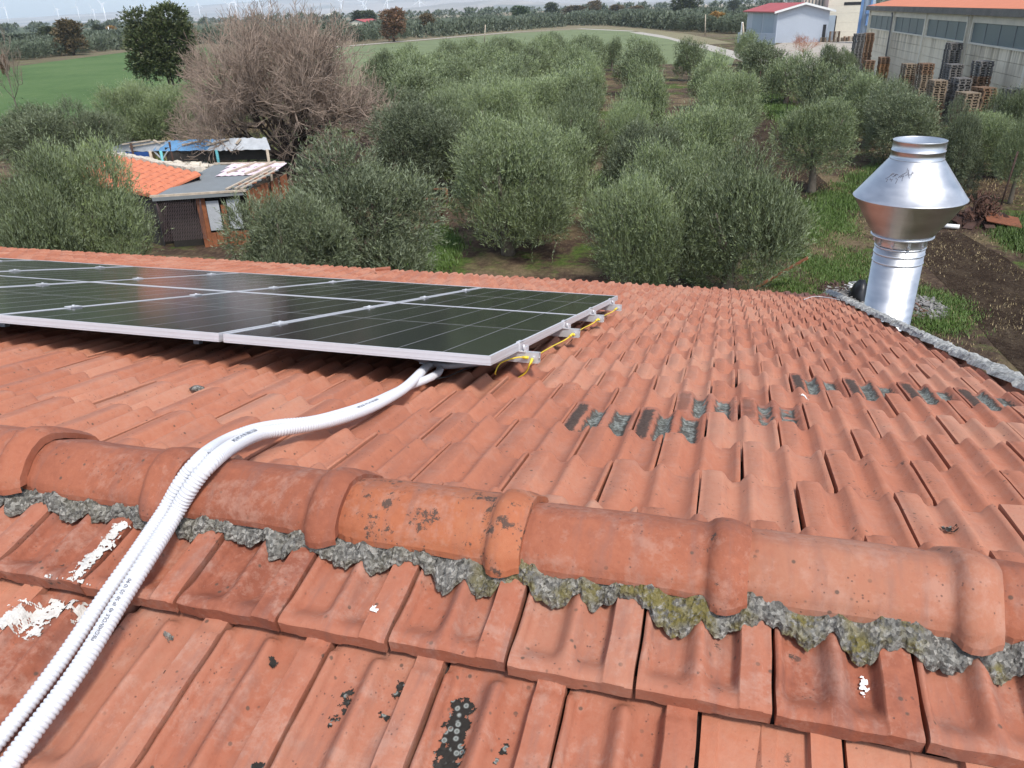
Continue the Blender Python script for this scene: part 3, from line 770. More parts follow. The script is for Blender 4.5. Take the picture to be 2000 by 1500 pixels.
rnames = ['nearest to the ridge', 'second from the ridge', 'third from the ridge', 'farthest from the ridge']
def clamp_mesh():
    mb = MB(); mb.box(-.020, -.035, -.0, .020, .035, .004); mb.box(-.008, -.03, .004, .008, .03, .0055)
    mb.tube([(0, 0, .004), (0, 0, .010)], .0065, 8); return mb.mesh('clamp_shape', M['alu'])
cm_ = clamp_mesh()
def end_clamp():
    mb = MB(); mb.box(.0, -.028, -.037, .006, .028, .004); mb.box(-.012, -.028, .001, .006, .028, .005); mb.box(.006, -.028, -.037, .030, .028, -.033)
    mb.box(.024, -.028, -.033, .030, .028, -.014); mb.tube([(.015, 0, -.033), (.015, 0, -.008)], .005, 8); return mb.mesh('end_clamp_shape', M['alu'])
ec_ = end_clamp()
def rail_mesh(Lr):
    mb = MB(); z0, z1 = -.082, -.037
    mb.box(-Lr, -.020, z0, .085, -.016, z1); mb.box(-Lr, .016, z0, .085, .020, z1); mb.box(-Lr, -.016, z0, .085, .016, z0+.004)
    mb.box(-Lr, -.016, z1-.004, .085, -.006, z1-.0005); mb.box(-Lr, .006, z1-.004, .085, .016, z1-.0005); mb.box(-Lr, -.016, -.062, .085, .016, -.059)
    return mb.mesh('rail_shape', M['alu_rail'])
rm = rail_mesh((PW+GAP)*6.9)
for r_, v in enumerate(RAIL_V):
    root = empty('mounting_rail'); root.matrix_world = PM @ Matrix.Translation((0, v, 0))
    tag(root, f'aluminium mounting rail end sticking out under the panels, {rnames[r_]}', 'mounting rail', 'aluminium rails under the solar panels')
    link(bpy.data.objects.new('rail_profile', rm), root)
    link(bpy.data.objects.new('end_clamp', ec_), root)
    for i in range(1, 7):
        if v < PL and i > 4: continue
        c_ = link(bpy.data.objects.new('mid_clamp', cm_), root); c_.location = (-(PW+GAP)*i+GAP/2, 0, .0015)
    bo = MB(); bo.tube([(.062, -.0205, -.058), (.062, -.028, -.058)], .0085, 6); bo.tube([(.062, -.0205, -.058), (.062, -.0225, -.058)], .013, 12); bo.build('bolt', M['alu_rail'], root)
    for hx in range(0, 7):   # roof hooks down to the tiles
        hk = MB(); hk.box(-.45-hx*1.15, -.015, -.128, -.42-hx*1.15, .015, -.082); hk.build('roof_hook', M['alu_rail'], root)
def rail_pt(r_, x, dy, dz): return PM @ Vector((x, RAIL_V[r_]+dy, dz))
def bez(pts, n=24):
    """Catmull-Rom through the points"""
    P = [Vector(p) for p in pts]; P = [P[0]*2-P[1]]+P+[P[-1]*2-P[-2]]; out = []
    for i in range(1, len(P)-2):
        for k in range(n):
            u = k/n; a, b, c, d = P[i-1], P[i], P[i+1], P[i+2]
            out.append(.5*((2*b)+(c-a)*u+(2*a-5*b+4*c-d)*u*u+(3*b-a-3*c+d)*u**3))
    out.append(P[-2]); return out
def cable(name, pts, r, mat, label, cat, group=None, lugs=()):
    root = MB().tube(bez(pts, 10), r, 8).build(name, mat)
    tag(root, label, cat, group)
    for a, b in lugs: MB().tube([a, b], .0065, 8).build('terminal_sleeve', mat, root)
    return root
for r_ in range(3):
    a = rail_pt(r_, .060, -.03, -.062); b = rail_pt(r_+1, .055, -.03, -.060); m1 = rail_pt(r_, .01, .25, -.095-.01*r_); m2 = rail_pt(r_+1, .0, -.30, -.100)
    cable('earth_cable', [a, rail_pt(r_, .055, .03, -.083), m1, m2, rail_pt(r_+1, .03, -.09, -.085), b], .0032, M['yellow'],
          f'yellow earth cable looping between the {["two rails nearest to the ridge", "second and third rails from the ridge", "third rail and the farthest rail"][r_]}', 'cable', 'yellow earth cables at the panel edge',
          [(b, rail_pt(r_+1, .042, -.055, -.073)), (a, rail_pt(r_, .057, .0, -.078))] if r_ else [(b, rail_pt(r_+1, .042, -.055, -.073))])
ec = rail_pt(0, .062, -.034, -.060); e1 = on_far(1007, 722, .004)
cable('earth_cable', [ec, rail_pt(0, .055, -.05, -.085), (Vector(e1)+Vector(ec))/2+Vector((.01, -.01, -.01)), e1], .0034, M['yellow'], 'short yellow earth cable dropping from the nearest rail onto the tiles', 'cable', 'yellow earth cables at the panel edge', [(ec, rail_pt(0, .058, -.045, -.080))])
ed = rail_pt(0, .045, -.03, -.058)
cable('earth_cable', [ed, rail_pt(0, .0, -.05, -.058), rail_pt(0, -.05, -.12, -.075), rail_pt(0, -.06, -.16, -.11), on_far(968, 722, .004)], .003, M['yellow'], 'yellow earth cable curling back under the panel corner', 'cable', 'yellow earth cables at the panel edge', [(ed, rail_pt(0, .02, -.035, -.058))])
pg_ = MB(); pg_.tube([rail_pt(0, .02, .12, -.06), rail_pt(0, .05, .16, -.075)], .010, 8); tag(pg_.build('connector_plug', M['red']), 'small dark red plug beside the nearest rail end', 'plug')

# ------------------------------------------------------------------ white corrugated conduits
def corrugated(path, r, pitch=.0085, amp=.17, n=14, fade=None):
    """samples a smooth path at equal steps and swells the radius ring by ring"""
    P = [Vector(p) for p in path]; L = [0]
    for i in range(1, len(P)): L.append(L[-1]+(P[i]-P[i-1]).length)
    tot = L[-1]; steps = int(tot/pitch*4); out = []; rs = []; j = 0
    for s_ in range(steps+1):
        d = tot*s_/steps
        while j < len(L)-2 and L[j+1] < d: j += 1
        u = (d-L[j])/max(1e-9, L[j+1]-L[j]); out.append(P[j].lerp(P[j+1], u))
        ph = s_ % 4; rs.append(r*(1-(amp if ph == 0 else amp*.25 if ph in (1, 3) else 0)))
    return out, rs
def near_l(x, y, h):     # h above the lip plane of the near slope
    return Vector(near_pt(x, y, h))
def far_l(x, y, h): return Vector(far_pt(x, y, h))
CAPP = [(-.145, -.03), (-.130, .006), (-.100, .030), (-.074, .047), (-.050, .056), (-.020, .054), (.010, .042), (.045, .020), (.075, .001), (.095, -.012), (.105, -.03)]
def env(y):
    d = y-Y0; c_ = np.interp(d, [q[0] for q in CAPP], [q[1] for q in CAPP], left=-1, right=-1)
    return max(ZR-abs(d)*math.tan(SL), ZR+c_)
def at_yy(px, py, h):
    """where the view through a pixel meets the ridge silhouette raised by h"""
    v = RAY(px, py); s_ = .3
    while s_ < 4 and CAM_Z+v[2]*s_ > env(v[1]*s_)+h: s_ += .002
    return Vector((v[0]*s_, v[1]*s_, CAM_Z+v[2]*s_))
R1_, R2_ = .0180, .0150
pA = [near_l(-60, 1600, .022), near_l(52, 1445, .022), near_l(150, 1312, .022), near_l(235, 1175, .024), near_l(292, 1085, .034), at_yy(340, 1008, .026), at_yy(378, 945, .022), at_yy(415, 902, .020), at_yy(455, 871, .022), at_yy(505, 848, .034),
      far_l(560, 838, .030), far_l(620, 828, .026), far_l(680, 812, .024), far_l(735, 790, .022), far_l(790, 758, .022), far_l(822, 728, .024), far_l(835, 716, .022), far_l(860, 706, .018), far_l(900, 695, .015)]
pB = [near_l(-100, 1560, .019), near_l(12, 1428, .019), near_l(112, 1300, .019), near_l(204, 1165, .021), near_l(268, 1075, .030), at_yy(318, 1000, .022), at_yy(356, 935, .018), at_yy(396, 890, .017), at_yy(440, 860, .018), at_yy(490, 840, .024),
      far_l(545, 829, .018), far_l(610, 822, .016), far_l(672, 806, .014), far_l(730, 786, .012), far_l(790, 758, .004), far_l(835, 740, .012), far_l(856, 728, .012), far_l(862, 716, .012), far_l(880, 706, .012)]
o, rs = corrugated(bez(pA, 14), R1_); ca = MB().tube(o, rs, 16).build('corrugated_conduit', M['conduit'])
tag(ca, 'thicker white corrugated conduit, the right one of the pair crossing the ridge to the panels', 'conduit', 'white conduits crossing the ridge')
o, rs = corrugated(bez(pB, 14), R2_); cb = MB().tube(o, rs, 16).build('corrugated_conduit', M['conduit'])
tag(cb, 'thinner white corrugated conduit, the left one of the pair crossing the ridge', 'conduit', 'white conduits crossing the ridge')
# white cable ties
def tie(path, idx, r, nm, parent):
    p = Vector(path[idx]); 
tz = Vector(at_yy(405, 878, .03)); tb = MB(); tb.box(-.006, -.004, -.004, .008, .004, .004, Matrix.Translation(tz)); tag(tb.build('cable_tie', M['conduit']), 'white cable tie end poking out beside the conduits on the ridge', 'cable tie')
# grey corrugated conduit under the panel corner, thin black cables
g0 = [far_l(790, 690, .03), far_l(860, 713, .03), far_l(905, 712, .035), far_l(960, 706, .045), far_l(1010, 694, .05)]
o, rs = corrugated(bez(g0, 12), .013, .007, .14); tag(MB().tube(o, rs, 12).build('corrugated_conduit', M['grey_conduit']), 'grey corrugated conduit lying under the near edge of the panel corner', 'conduit')
cable('black_cable', [far_l(850, 740, .004), far_l(875, 735, .006), far_l(905, 722, .012), far_l(940, 712, .02)], .004, M['black'], 'thin black cable beside the white conduit end under the panel', 'cable')
# faint printing along the conduit
def print_on(path, r, start, text, size, parent, nrm_up=.75):
    P = [Vector(p) for p in path]
    cu = bpy.data.curves.new('marking', 'FONT'); cu.body = text; cu.size = size; cu.extrude = 0.0; cu.offset = .00012
    ob = bpy.data.objects.new('marking', cu); COL.objects.link(ob); dg = bpy.context.evaluated_depsgraph_get()
    me = bpy.data.meshes.new_from_object(ob.evaluated_get(dg)); bpy.data.objects.remove(ob)
    L = [0]
    for i in range(1, len(P)): L.append(L[-1]+(P[i]-P[i-1]).length)
    for v in me.vertices:
        d = start+v.co.x; j = min(max(0, int(np.searchsorted(L, d))-1), len(P)-2); u = (d-L[j])/(L[j+1]-L[j])
        c_ = P[j].lerp(P[j+1], u); tn = (P[j+1]-P[j]).normalized(); side = tn.cross(Vector((0, 0, 1))).normalized(); up = side.cross(tn)
        an = (v.co.y-size*.35)/r+nrm_up; nn_ = -side*math.sin(-an)*1.0+up*math.cos(an)
        nn_ = (side*math.sin(nrm_up-(v.co.y-size*.35)/r)+up*math.cos(nrm_up-(v.co.y-size*.35)/r))
        v.co = c_+nn_*(r+.0007)
    me.materials.clear(); me.materials.append(M['print']); link(bpy.data.objects.new('printed_marking', me), parent)
def arclen_to(path, y):
    P = [Vector(p) for p in path]; L = 0
    for i in range(1, len(P)):
        L += (P[i]-P[i-1]).length
        if P[i].y >= y: return L
    return L
fa = bez(pA, 14)
print_on(fa, R1_, arclen_to(fa, Y0+.035), 'IMQ  PVC 40  EN 50086 2-2006', .0125, ca, .45)
print_on(fa, R1_, arclen_to(fa, far_l(690, 808, .02).y), 'IMQ CE  PVC 40  EN 50086', .012, ca, .2)
print_on(fa, R1_, arclen_to(fa, near_l(178, 1270, .02).y), 'PIEGHEVOLE 40  IP 50  02:10 90', .010, ca, .3)

# ------------------------------------------------------------------ steel chimney beyond the verge
CHY = 9.25
cx = AT_Y(1735, 600, CHY)[0]
def chz(px, py): return AT_Y(px, py, CHY)[2]
sc_ = PIX(np.array([cx, CHY, chz(1735, 560)]))[2]/FPX     # metres per pixel there
def zz(py, px): return chz(px, py)
z_ringtop = zz(273, 1791); z_neck = zz(309, 1787); z_wide = zz(384, 1773); z_col = zz(458, 1759); 
rt = .5*96*PIX(np.array([cx, CHY, z_ringtop]))[2]/FPX; rw = .5*203*PIX(np.array([cx, CHY, z_wide]))[2]/FPX; rp = .5*89*sc_; rc = .5*111*PIX(np.array([cx, CHY, z_col]))[2]/FPX
CH = (cx, CHY, 0)
ch = tag(empty('steel_chimney', CH), 'shiny galvanised steel chimney with a double cone cowl beyond the roof verge', 'chimney')
def lat(name, prof, mat='galv', n=72): return MB().lathe(prof, n).build(name, M[mat], ch)
lat('flue_pipe', [(rp, 0.0), (rp, z_col-.03), (rp-.004, z_col-.03)])
lat('lower_cone', [(rc*.985, z_col+.012), (rc+(rw-rc)*.5, (z_col+z_wide)/2), (rw, z_wide)])
lat('upper_cone', [(rw+.004, z_wide-.006), (rw+.009, z_wide+.001), (rw+.004, z_wide+.008), (rw, z_wide+.010), (rt*1.03+(rw-rt)*.5, (z_neck+z_wide)/2), (rt*1.03, z_neck)])
h_ = z_ringtop-z_neck
lat('outlet_ring', [(rt*1.04, z_neck), (rt*1.04, z_neck+.01), (rt*1.02, z_neck+.014), (rt*1.0, z_neck+h_*.42), (rt*1.025, z_neck+h_*.44), (rt*1.025, z_neck+h_*.47), (rt*1.0, z_neck+h_*.49), (rt*1.0, z_ringtop-.01), (rt*1.02, z_ringtop), (rt*.99, z_ringtop+.004), (rt*.965, z_ringtop-.004), (rt*.965, z_neck-.1)])
lat('collar', [(rc*.985, z_col+.014), (rc*1.03, z_col+.010), (rc*1.035, z_col-.003), (rc*1.0, z_col-.010), (rp*1.02, z_col-.014), (rp*1.02, z_col-.10)], 'galv_dull')
for q, zb in enumerate((zz(479, 1757), zz(492, 1755), zz(508, 1752))):
    lat('band', [(rp*1.0, zb-.010), (rp*1.022, zb-.006), (rp*1.028, zb), (rp*1.022, zb+.006), (rp*1.0, zb+.010)], 'galv_dull')
# latches around the collar
for an in (-152, -118, -82, -48, 20, 160):
    a = math.radians(an); mb = MB(); Rm = Matrix.Rotation(a, 4, 'Z')
    mb.box(rp*1.02, -.016, z_col-.105, rp*1.02+.008, .016, z_col-.02, Rm); mb.box(rp*1.02+.008, -.010, z_col-.095, rp*1.02+.022, .010, z_col-.070, Rm)
    mb.tube([Rm @ Vector((rp*1.03, 0, z_col-.03)), Rm @ Vector((rc*1.02, .006, z_col+.035))], .004, 6)
    mb.build('latch', M['galv_dull'], ch)
# seam and rivets
sm = MB(); Rm = Matrix.Rotation(math.radians(-20), 4, 'Z')
sm.build
sv_ = MB(); a = math.radians(-128)
sv_.tube([(rw*.93*math.cos(a), rw*.93*math.sin(a), z_wide+.035), (rw*.932*math.cos(a)-.002, rw*.932*math.sin(a)-.004, z_wide+.042)], .006, 8); sv_.build('rivet', M['galv_dull'], ch)
# pencil scribble on the upper cone
sk = MB(); rgs = random.Random(9)
def cone_pt(a, f):
    r_ = rw+(rt*1.03-rw)*f; z_ = z_wide+(z_neck-z_wide)*f; return (r_*math.cos(a)*1.003, r_*math.sin(a)*1.003, z_+.003)
for q in range(15):
    a0 = math.radians(-142+q*2.6+rgs.uniform(-1, 1)); f0 = .60+.010*q+rgs.uniform(-.05, .05)
    pts = [cone_pt(a0+math.radians(u*rgs.uniform(2, 7)), f0+u*rgs.uniform(.02, .13)*(1 if q % 3 else -1)) for u in (0, .35, .7, 1)]
    sk.tube(pts, .0030, 4)
sk.build('pencil_scribble', M['print'], ch)
# ------------------------------------------------------------------ vegetation
def unit(v): return v/np.maximum(1e-9, np.linalg.norm(v, axis=-1, keepdims=True))
def crown_arrays(seed, R, H, z0, shoots, K, ll, lw, sl, up=.9, nblob=10, spread=.55, br=(.42, .60), inner=.25, flat=1.0, jag=.25):
    g_ = np.random.default_rng(seed)
    # lobes of the crown
    cs = []; rb = []
    for i in range(nblob):
        a = g_.uniform(0, 6.283); q = R*spread*math.sqrt(g_.uniform(0.05, 1)); b = R*g_.uniform(*br)
        zz_ = g_.uniform(z0+b*.75, H-b*.95); q *= 1-.45*max(0, (zz_-z0)/(H-z0)-.45)
        cs.append((q*math.cos(a), q*math.sin(a), zz_)); rb.append(b)
    cs.append((0, 0, (z0+H)/2)); rb.append(R*.62)
    cs = np.array(cs); rb = np.array(rb)
    w = rb**2; w = w/w.sum(); bi = g_.choice(len(rb), shoots, p=w)
    d = unit(g_.normal(0, 1, (shoots, 3))+np.array([0, 0, .35]))
    rad = np.where(g_.random(shoots) < inner, g_.uniform(.3, .85, shoots), g_.uniform(.82, 1.0, shoots))
    p = cs[bi]+d*(rb[bi]*rad)[:, None]*np.array([1, 1, flat])
    # drop shoots buried deep inside another lobe
    dist = np.linalg.norm(p[:, None]-cs[None], axis=2)/rb[None]; ok = (dist.min(1) > .52) | (g_.random(shoots) < .15)
    p, d, bi = p[ok], d[ok], bi[ok]; n = len(p)
    ax = unit(d*.75+np.array([0, 0, up])*g_.uniform(.5, 1.25, (n, 1))+g_.normal(0, .33, (n, 3)))
    L = sl*g_.uniform(.5, 1.25, n)*(1+jag*(g_.random(n) < .2))
    tt = (np.arange(K)+g_.random((n, K)))/K
    base = p[:, None]+ax[:, None]*(L[:, None]*tt)[..., None]+g_.normal(0, ll*.18, (n, K, 3))
    perp = unit(np.cross(ax[:, None], g_.normal(0, 1, (n, K, 3))))
    ld = unit(ax[:, None]*1.1+perp*.55); side = unit(np.cross(ld, g_.normal(0, 1, (n, K, 3))))
    l_ = ll*g_.uniform(.7, 1.3, (n, K, 1)); w_ = lw*g_.uniform(.7, 1.3, (n, K, 1))
    v0 = base-side*w_*.5; v1 = base+side*w_*.5; v2 = base+ld*l_
    V = np.stack([v0, v1, v2], 2).reshape(-1, 3)
    F = np.arange(len(V)).reshape(-1, 3)
    tone = np.clip(np.repeat(g_.random(len(rb))[bi]*.30+g_.random(n)*.30, K)+g_.random(n*K)*.10+(tt*.30).ravel(), 0, 1)
    return V, F, tone
def trunk_mesh(name, seed, H, r, mat, lean=.15, limbs=5, spread=.9):
    rg_ = random.Random(seed); mb = MB(); a = rg_.uniform(0, 6.28)
    pts = [Vector((0, 0, -.05)), Vector((lean*.3*math.cos(a), lean*.3*math.sin(a), H*.18)), Vector((lean*math.cos(a), lean*math.sin(a), H*.36))]
    mb.tube(bez(pts, 4), list(np.linspace(r*1.35, r*.8, 9)), 9)
    for k in range(limbs):
        b = 6.28*k/limbs+rg_.uniform(-.4, .4); e = Vector((math.cos(b)*spread, math.sin(b)*spread, H*rg_.uniform(.62, .85)))
        mid = pts[-1].lerp(e, .5)+Vector((math.cos(b)*.15, math.sin(b)*.15, .1)); pp = bez([pts[-1]-Vector((0, 0, .05)), mid, e], 4); mb.tube(pp, list(np.linspace(r*.55, r*.15, len(pp))), 6)
    return mb.mesh(name, mat)
OH, OR = 3.6, 1.9      # size of the olive prototypes
olive_hi = [np_mesh('olive_crown_shape', *crown_arrays(100+s, OR, OH, .35, 7400, 9, .085, .024, .30), M['olive']) if False else None for s in range(0)]
def mk(name, mat, *a, **k):
    V, F, T = crown_arrays(*a, **k); return np_mesh(name, V, F, mat, False, T)
olive_hi = [mk('olive_crown_shape', M['olive'], 100+s, OR, OH, .22, 8200, 10, .105, .021, .46, up=1.35, nblob=15, spread=.74, br=(.26, .46), jag=.6) for s in range(4)]
olive_low = [mk('olive_crown_open_shape', M['olive_dark'], 120+s, OR, OH, .2, 8200, 10, .100, .023, .36, up=.55, nblob=16, spread=.72, br=(.28, .48), jag=.6) for s in range(2)]
olive_mid = [mk('olive_crown_mid_shape', M['olive'], 140+s, OR, OH, .2, 2900, 7, .15, .045, .5, up=1.3, nblob=14, spread=.74, br=(.26, .46), jag=.5) for s in range(4)]
olive_far = [mk('olive_crown_far_shape', M['bluegreen'], 160+s, OR, OH, .1, 800, 4, .30, .13, .35, up=.8, nblob=9) for s in range(3)]
trunks = [trunk_mesh('olive_trunk_shape', 5+s, OH, .16, M['bark']) for s in range(3)]
pickn = [0]
def tree(x, y, h, r, label, group=None, crown=None, trunk=True, name='olive_tree', cat='olive tree', rz=None, ch=OH, cr=OR, tm=None, z=0.0):
    pickn[0] += 1
    e = empty(name, (x, y, z), random.uniform(0, 6.28) if rz is None else rz); tag(e, label, cat, group)
    c_ = link(bpy.data.objects.new('crown', crown), e); c_.scale = (r/cr, r/cr, h/ch)
    if trunk:
        t_ = link(bpy.data.objects.new('trunk', tm or trunks[pickn[0] % 3]), e); t_.scale = (min(1.3, r/cr), min(1.3, r/cr), h/ch)
    return e
near_list = [
 # pixel of crown top, height, half width in photo pixels, variant, label
 (118, 300, 4.4, 118, 'hi', 'big bushy olive tree rising over the roof edge at the far left of the grove'),
 (20, 330, 4.3, 110, 'hi', 'olive tree cut off by the left picture edge, just beyond the roof'),
 (545, 378, 3.7, 120, 'low', 'greyish spreading olive tree between the tin roofed shed and the house roof'),
 (690, 300, 4.3, 150, 'low', 'dense dark olive tree in front of the bare tree, right of the shed'),
 (985, 252, 4.1, 118, 'hi', 'tall rounded olive tree rising in the middle just behind the roof'),
 (1105, 195, 4.0, 70, 'hi', 'narrow olive tree behind the right shoulder of the tall middle olive'),
 (1075, 265, 3.4, 85, 'hi', 'low olive tree squeezed beside the tall middle olive'),
 (1225, 350, 3.5, 88, 'hi', 'small olive tree with pale shoots beside the gap of bare soil'),
 (1330, 300, 3.8, 100, 'hi', 'olive tree in the right foreground clump, on its left shoulder'),
 (1440, 318, 3.9, 125, 'hi', 'widest olive tree of the right foreground clump, nearest the chimney'),
 (1262, 240, 3.8, 80, 'low', 'olive tree behind the pale shooted small one, darker on its left'),
 (1368, 208, 4.0, 88, 'hi', 'large grey-green olive tree left of the right-hand dirt aisle'),
 (1412, 147, 3.9, 66, 'hi', 'olive tree with bright rounded top beside the right-hand dirt aisle'),
 (1394, 104, 3.9, 48, 'mid', 'second bright topped olive beside the right-hand aisle, farther off'),
 (1352, 76, 3.9, 34, 'mid', 'small dark olive tree standing alone at the grass beside the road'),
 (1222, 198, 3.9, 50, 'hi', 'olive tree in the row between the two dirt aisles, nearest one'),
 (1262, 155, 3.9, 55, 'mid', 'olive tree between the two aisles, second in its row'),
 (1263, 120, 3.9, 42, 'mid', 'olive tree between the two aisles, third in its row'),
 (1245, 92, 3.9, 48, 'mid', 'olive tree between the two aisles, fourth in its row'),
 (1262, 72, 3.9, 40, 'mid', 'olive tree between the two aisles, last before the green field'),
 (1135, 153, 3.9, 44, 'mid', 'olive tree left of the dirt aisle, nearest one in its row'),
 (1150, 114, 3.9, 36, 'mid', 'olive tree left of the dirt aisle, second in its row'),
 (1150, 80, 3.9, 34, 'mid', 'olive tree left of the dirt aisle, third in its row'),
 (1196, 72, 3.7, 20, 'mid', 'little dark olive tree at the field end of the left aisle'),
 (800, 200, 4.1, 90, 'low', 'dark olive tree just right of the bare tree'),
 (885, 195, 4.0, 80, 'hi', 'olive tree between the bare tree and the tall middle olive'),
 (960, 175, 4.0, 72, 'hi', 'grey olive tree above the tall middle olive'),
 (1040, 150, 4.0, 75, 'hi', 'pale olive tree in the centre of the grove'),
 (60, 205, 3.8, 88, 'low', 'dark olive tree at the left edge behind the first bushy one'),
 (165, 203, 3.7, 72, 'low', 'dark olive tree left of the animal shed'),
 (235, 172, 3.9, 66, 'hi', 'olive tree behind the wooden rail fence, left of the pair'),
 (325, 163, 4.0, 70, 'hi', 'olive tree behind the wooden rail fence, right of the pair'),
 (1495, 82, 3.8, 52, 'mid', 'olive tree left of the grey shed, first in the row along the fence'),
 (1545, 102, 3.7, 52, 'mid', 'olive tree in the fence row before the orange bush'),
 (1605, 118, 3.6, 50, 'mid', 'olive tree in the fence row before the white topped crate'),
 (1660, 135, 3.7, 58, 'mid', 'olive tree in the fence row before the leftmost tall pallet stack'),
 (1712, 150, 3.6, 70, 'hi', 'olive tree in the fence row before the orange brown pallet stack'),
 (1780, 165, 3.7, 85, 'low', 'broad dark olive tree before the middle pallet stacks'),
 (1985, 185, 3.5, 62, 'hi', 'windblown olive tree at the right picture edge before the pallets'),
 (1895, 205, 3.6, 45, 'low', 'slim olive tree before the rightmost pallet heap'),
 (1625, 88, 3.2, 26, 'mid', 'small olive tree behind the white topped crate'),
 (1655, 92, 3.0, 22, 'mid', 'small olive tree beside the yard wall left of the pallets'),
 (1458, 60, 3.8, 24, 'mid', 'olive tree beside the road where it leaves the grove'),
]
occupied = []
def r_from_px(P, half, h):
    q = PIX(np.array([P[0], P[1], h*.6])); return half*q[2]/FPX
for i, (px_, py_, h, half, kind, lab) in enumerate(near_list):
    if 3 <= i <= 12 or 24 <= i <= 27: half *= 1.13
    P = AT_H(px_, py_+6, h*.97); r = r_from_px(P, half, h)
    me = {'hi': olive_hi[i % 4], 'low': olive_low[i % 2], 'mid': olive_mid[i % 4]}[kind]
    if P[1]-r < Y_EAVE+.3 and P[0] < 3: P[1] = Y_EAVE+.3+r
    tree(P[0], P[1], h, r, lab, 'olive trees of the grove', me); occupied.append((P[0], P[1], r))
# trees placed by where their trunks stand
for bx, by, tx, ty, half, kind, lab in [(1585, 377, 1605, 200, 84, 'hi', 'lone round olive tree with its bare trunk showing, left of the chimney'),
                                  (1893, 366, 1875, 222, 62, 'hi', 'olive tree with a thin trunk just right of the chimney top'),
                                  (1972, 398, 1990, 245, 48, 'low', 'olive tree at the right picture edge behind the leaning iron post')]:
    G = AT_H(bx, by, 0); T_ = AT_Y(tx, ty, G[1]); h = T_[2]; r = r_from_px(G, half, h)
    e = tree(G[0], G[1], h, r, lab, 'olive trees of the grove', None or mk('standard_olive_crown_shape', M['olive'], int(bx), OR, OH, .95, 7600, 10, .088, .023, .32, up=.9, nblob=11), tm=trunk_mesh('tall_trunk_shape', int(bx), OH, .15, M['bark'], lean=.12))
    occupied.append((G[0], G[1], r))
# the rest of the grove: rows running away from the house
rg = random.Random(12); rows = 0
RN = ['first', 'second', 'third', 'fourth', 'fifth', 'sixth', 'seventh', 'eighth', 'ninth', 'tenth', 'eleventh', 'twelfth', 'thirteenth', 'fourteenth', 'fifteenth', 'sixteenth', 'seventeenth', 'eighteenth', 'nineteenth', 'twentieth']
for ri in range(14):
    cnt = 0
    for k in range(28):
        y = 30+k*5.0+rg.uniform(-.6, .6); x = -9.4-ri*5.1-(y-40)*.15+rg.uniform(-.5, .5)
        q = PIX(np.array([x, y, 3.6])); b = PIX(np.array([x, y, 0]))
        if b[1] < 119+max(0, (1100-b[0]))*.13 or q[0] > 1150: continue
        if q[0] < 735: continue
        if any(math.hypot(x-ox, y-oy) < .75*(orr+1.9) for ox, oy, orr in occupied): continue
        r = rg.uniform(1.9, 2.5); h = rg.uniform(3.4, 4.2)
        me = olive_mid[rg.randrange(4)] if y > 48 else (olive_hi+olive_low)[rg.randrange(6)]
        tree(x, y, h, r, f'olive tree in the {RN[ri]} row left of the dirt aisle, {RN[min(cnt,19)]} seen from the house', 'olive trees of the grove', me, trunk=y < 70)
        occupied.append((x, y, r)); cnt += 1
# far olive belts: the nearest are single trees, the rest one mass
belts = []
def belt(pts, depth, sp, hmin, hmax, seed):
    """pts: foot line (pixels) of the belt's near edge, depth in metres behind it"""
    r_ = random.Random(seed); P = [AT_H(x, y, 0) for x, y in pts]
    for i in range(len(P)-1):
        a, b = P[i], P[i+1]; L = np.hypot(*(b-a)[:2]); d = (b-a)/L
        away = unit(np.array([(a+b)[0]/2, (a+b)[1]/2, 0.]))
        for s_ in np.arange(0, L, sp):
            for dd in np.arange(0, depth, sp*1.05):
                q = a+d*s_+away*(dd+r_.uniform(-1, 1)*sp*.2)+d*r_.uniform(-1, 1)*sp*.25
                belts.append((q[0], q[1], r_.uniform(hmin, hmax)))
belt([(560, 92), (700, 82), (880, 70), (1000, 60), (1110, 52)], 230, 6.2, 2.9, 3.8, 1)
belt([(1110, 50), (1200, 50), (1320, 60), (1440, 66), (1480, 62)], 200, 6.0, 3.5, 4.3, 2)
belt([(-40, 128), (60, 116), (150, 106), (285, 92), (400, 86), (560, 90)], 170, 6.4, 2.8, 3.7, 3)
belts = [b for b in belts if -60 < PIX(np.array([b[0], b[1], b[2]]))[0] < 1500]
belts.sort(key=lambda b: math.hypot(b[0], b[1]))
side_names = lambda px: 'left' if px < 500 else 'middle' if px < 1110 else 'right'
for i, (x, y, h) in enumerate(belts[:150]):
    px = PIX(np.array([x, y, h]))[0]
    tree(x, y, h, h*.62, {'left': 'olive tree of the distant belt beyond the left green field', 'middle': 'olive tree of the distant belt beyond the farm track', 'right': 'olive tree of the tall distant belt beyond the pale road'}[side_names(px)],
         {'left': 'distant olives beyond the left field', 'middle': 'distant olives beyond the farm track', 'right': 'distant olives beyond the pale road'}[side_names(px)], olive_far[i % 3], trunk=False, name='distant_olive_tree')
V3, F3, T3 = zip(*[crown_arrays(180+s, 1, 1.25, 0, 60, 3, .28, .26, .25, up=.6, nblob=7) for s in range(3)])
SV = []; SF = []; ST = []; nb = 0; r_ = np.random.default_rng(5)
for i, (x, y, h) in enumerate(belts[150:3200]):
    V, F, T = V3[i % 3], F3[i % 3], T3[i % 3]; a = r_.uniform(0, 6.28); ca_, sa_ = math.cos(a), math.sin(a)
    W = V@np.array([[ca_, sa_, 0], [-sa_, ca_, 0], [0, 0, 1]])*np.array([h*.62, h*.62, h/1.25])+np.array([x, y, 0]); SV.append(W); SF.append(F+nb); nb += len(W); ST.append(T*.6+r_.uniform(0, .4))
if SV: tag(link(bpy.data.objects.new('distant_olive_wood', np_mesh('distant_olive_wood', np.concatenate(SV), np.concatenate(SF), M['bluegreen'], False, np.concatenate(ST)))), kind='stuff')
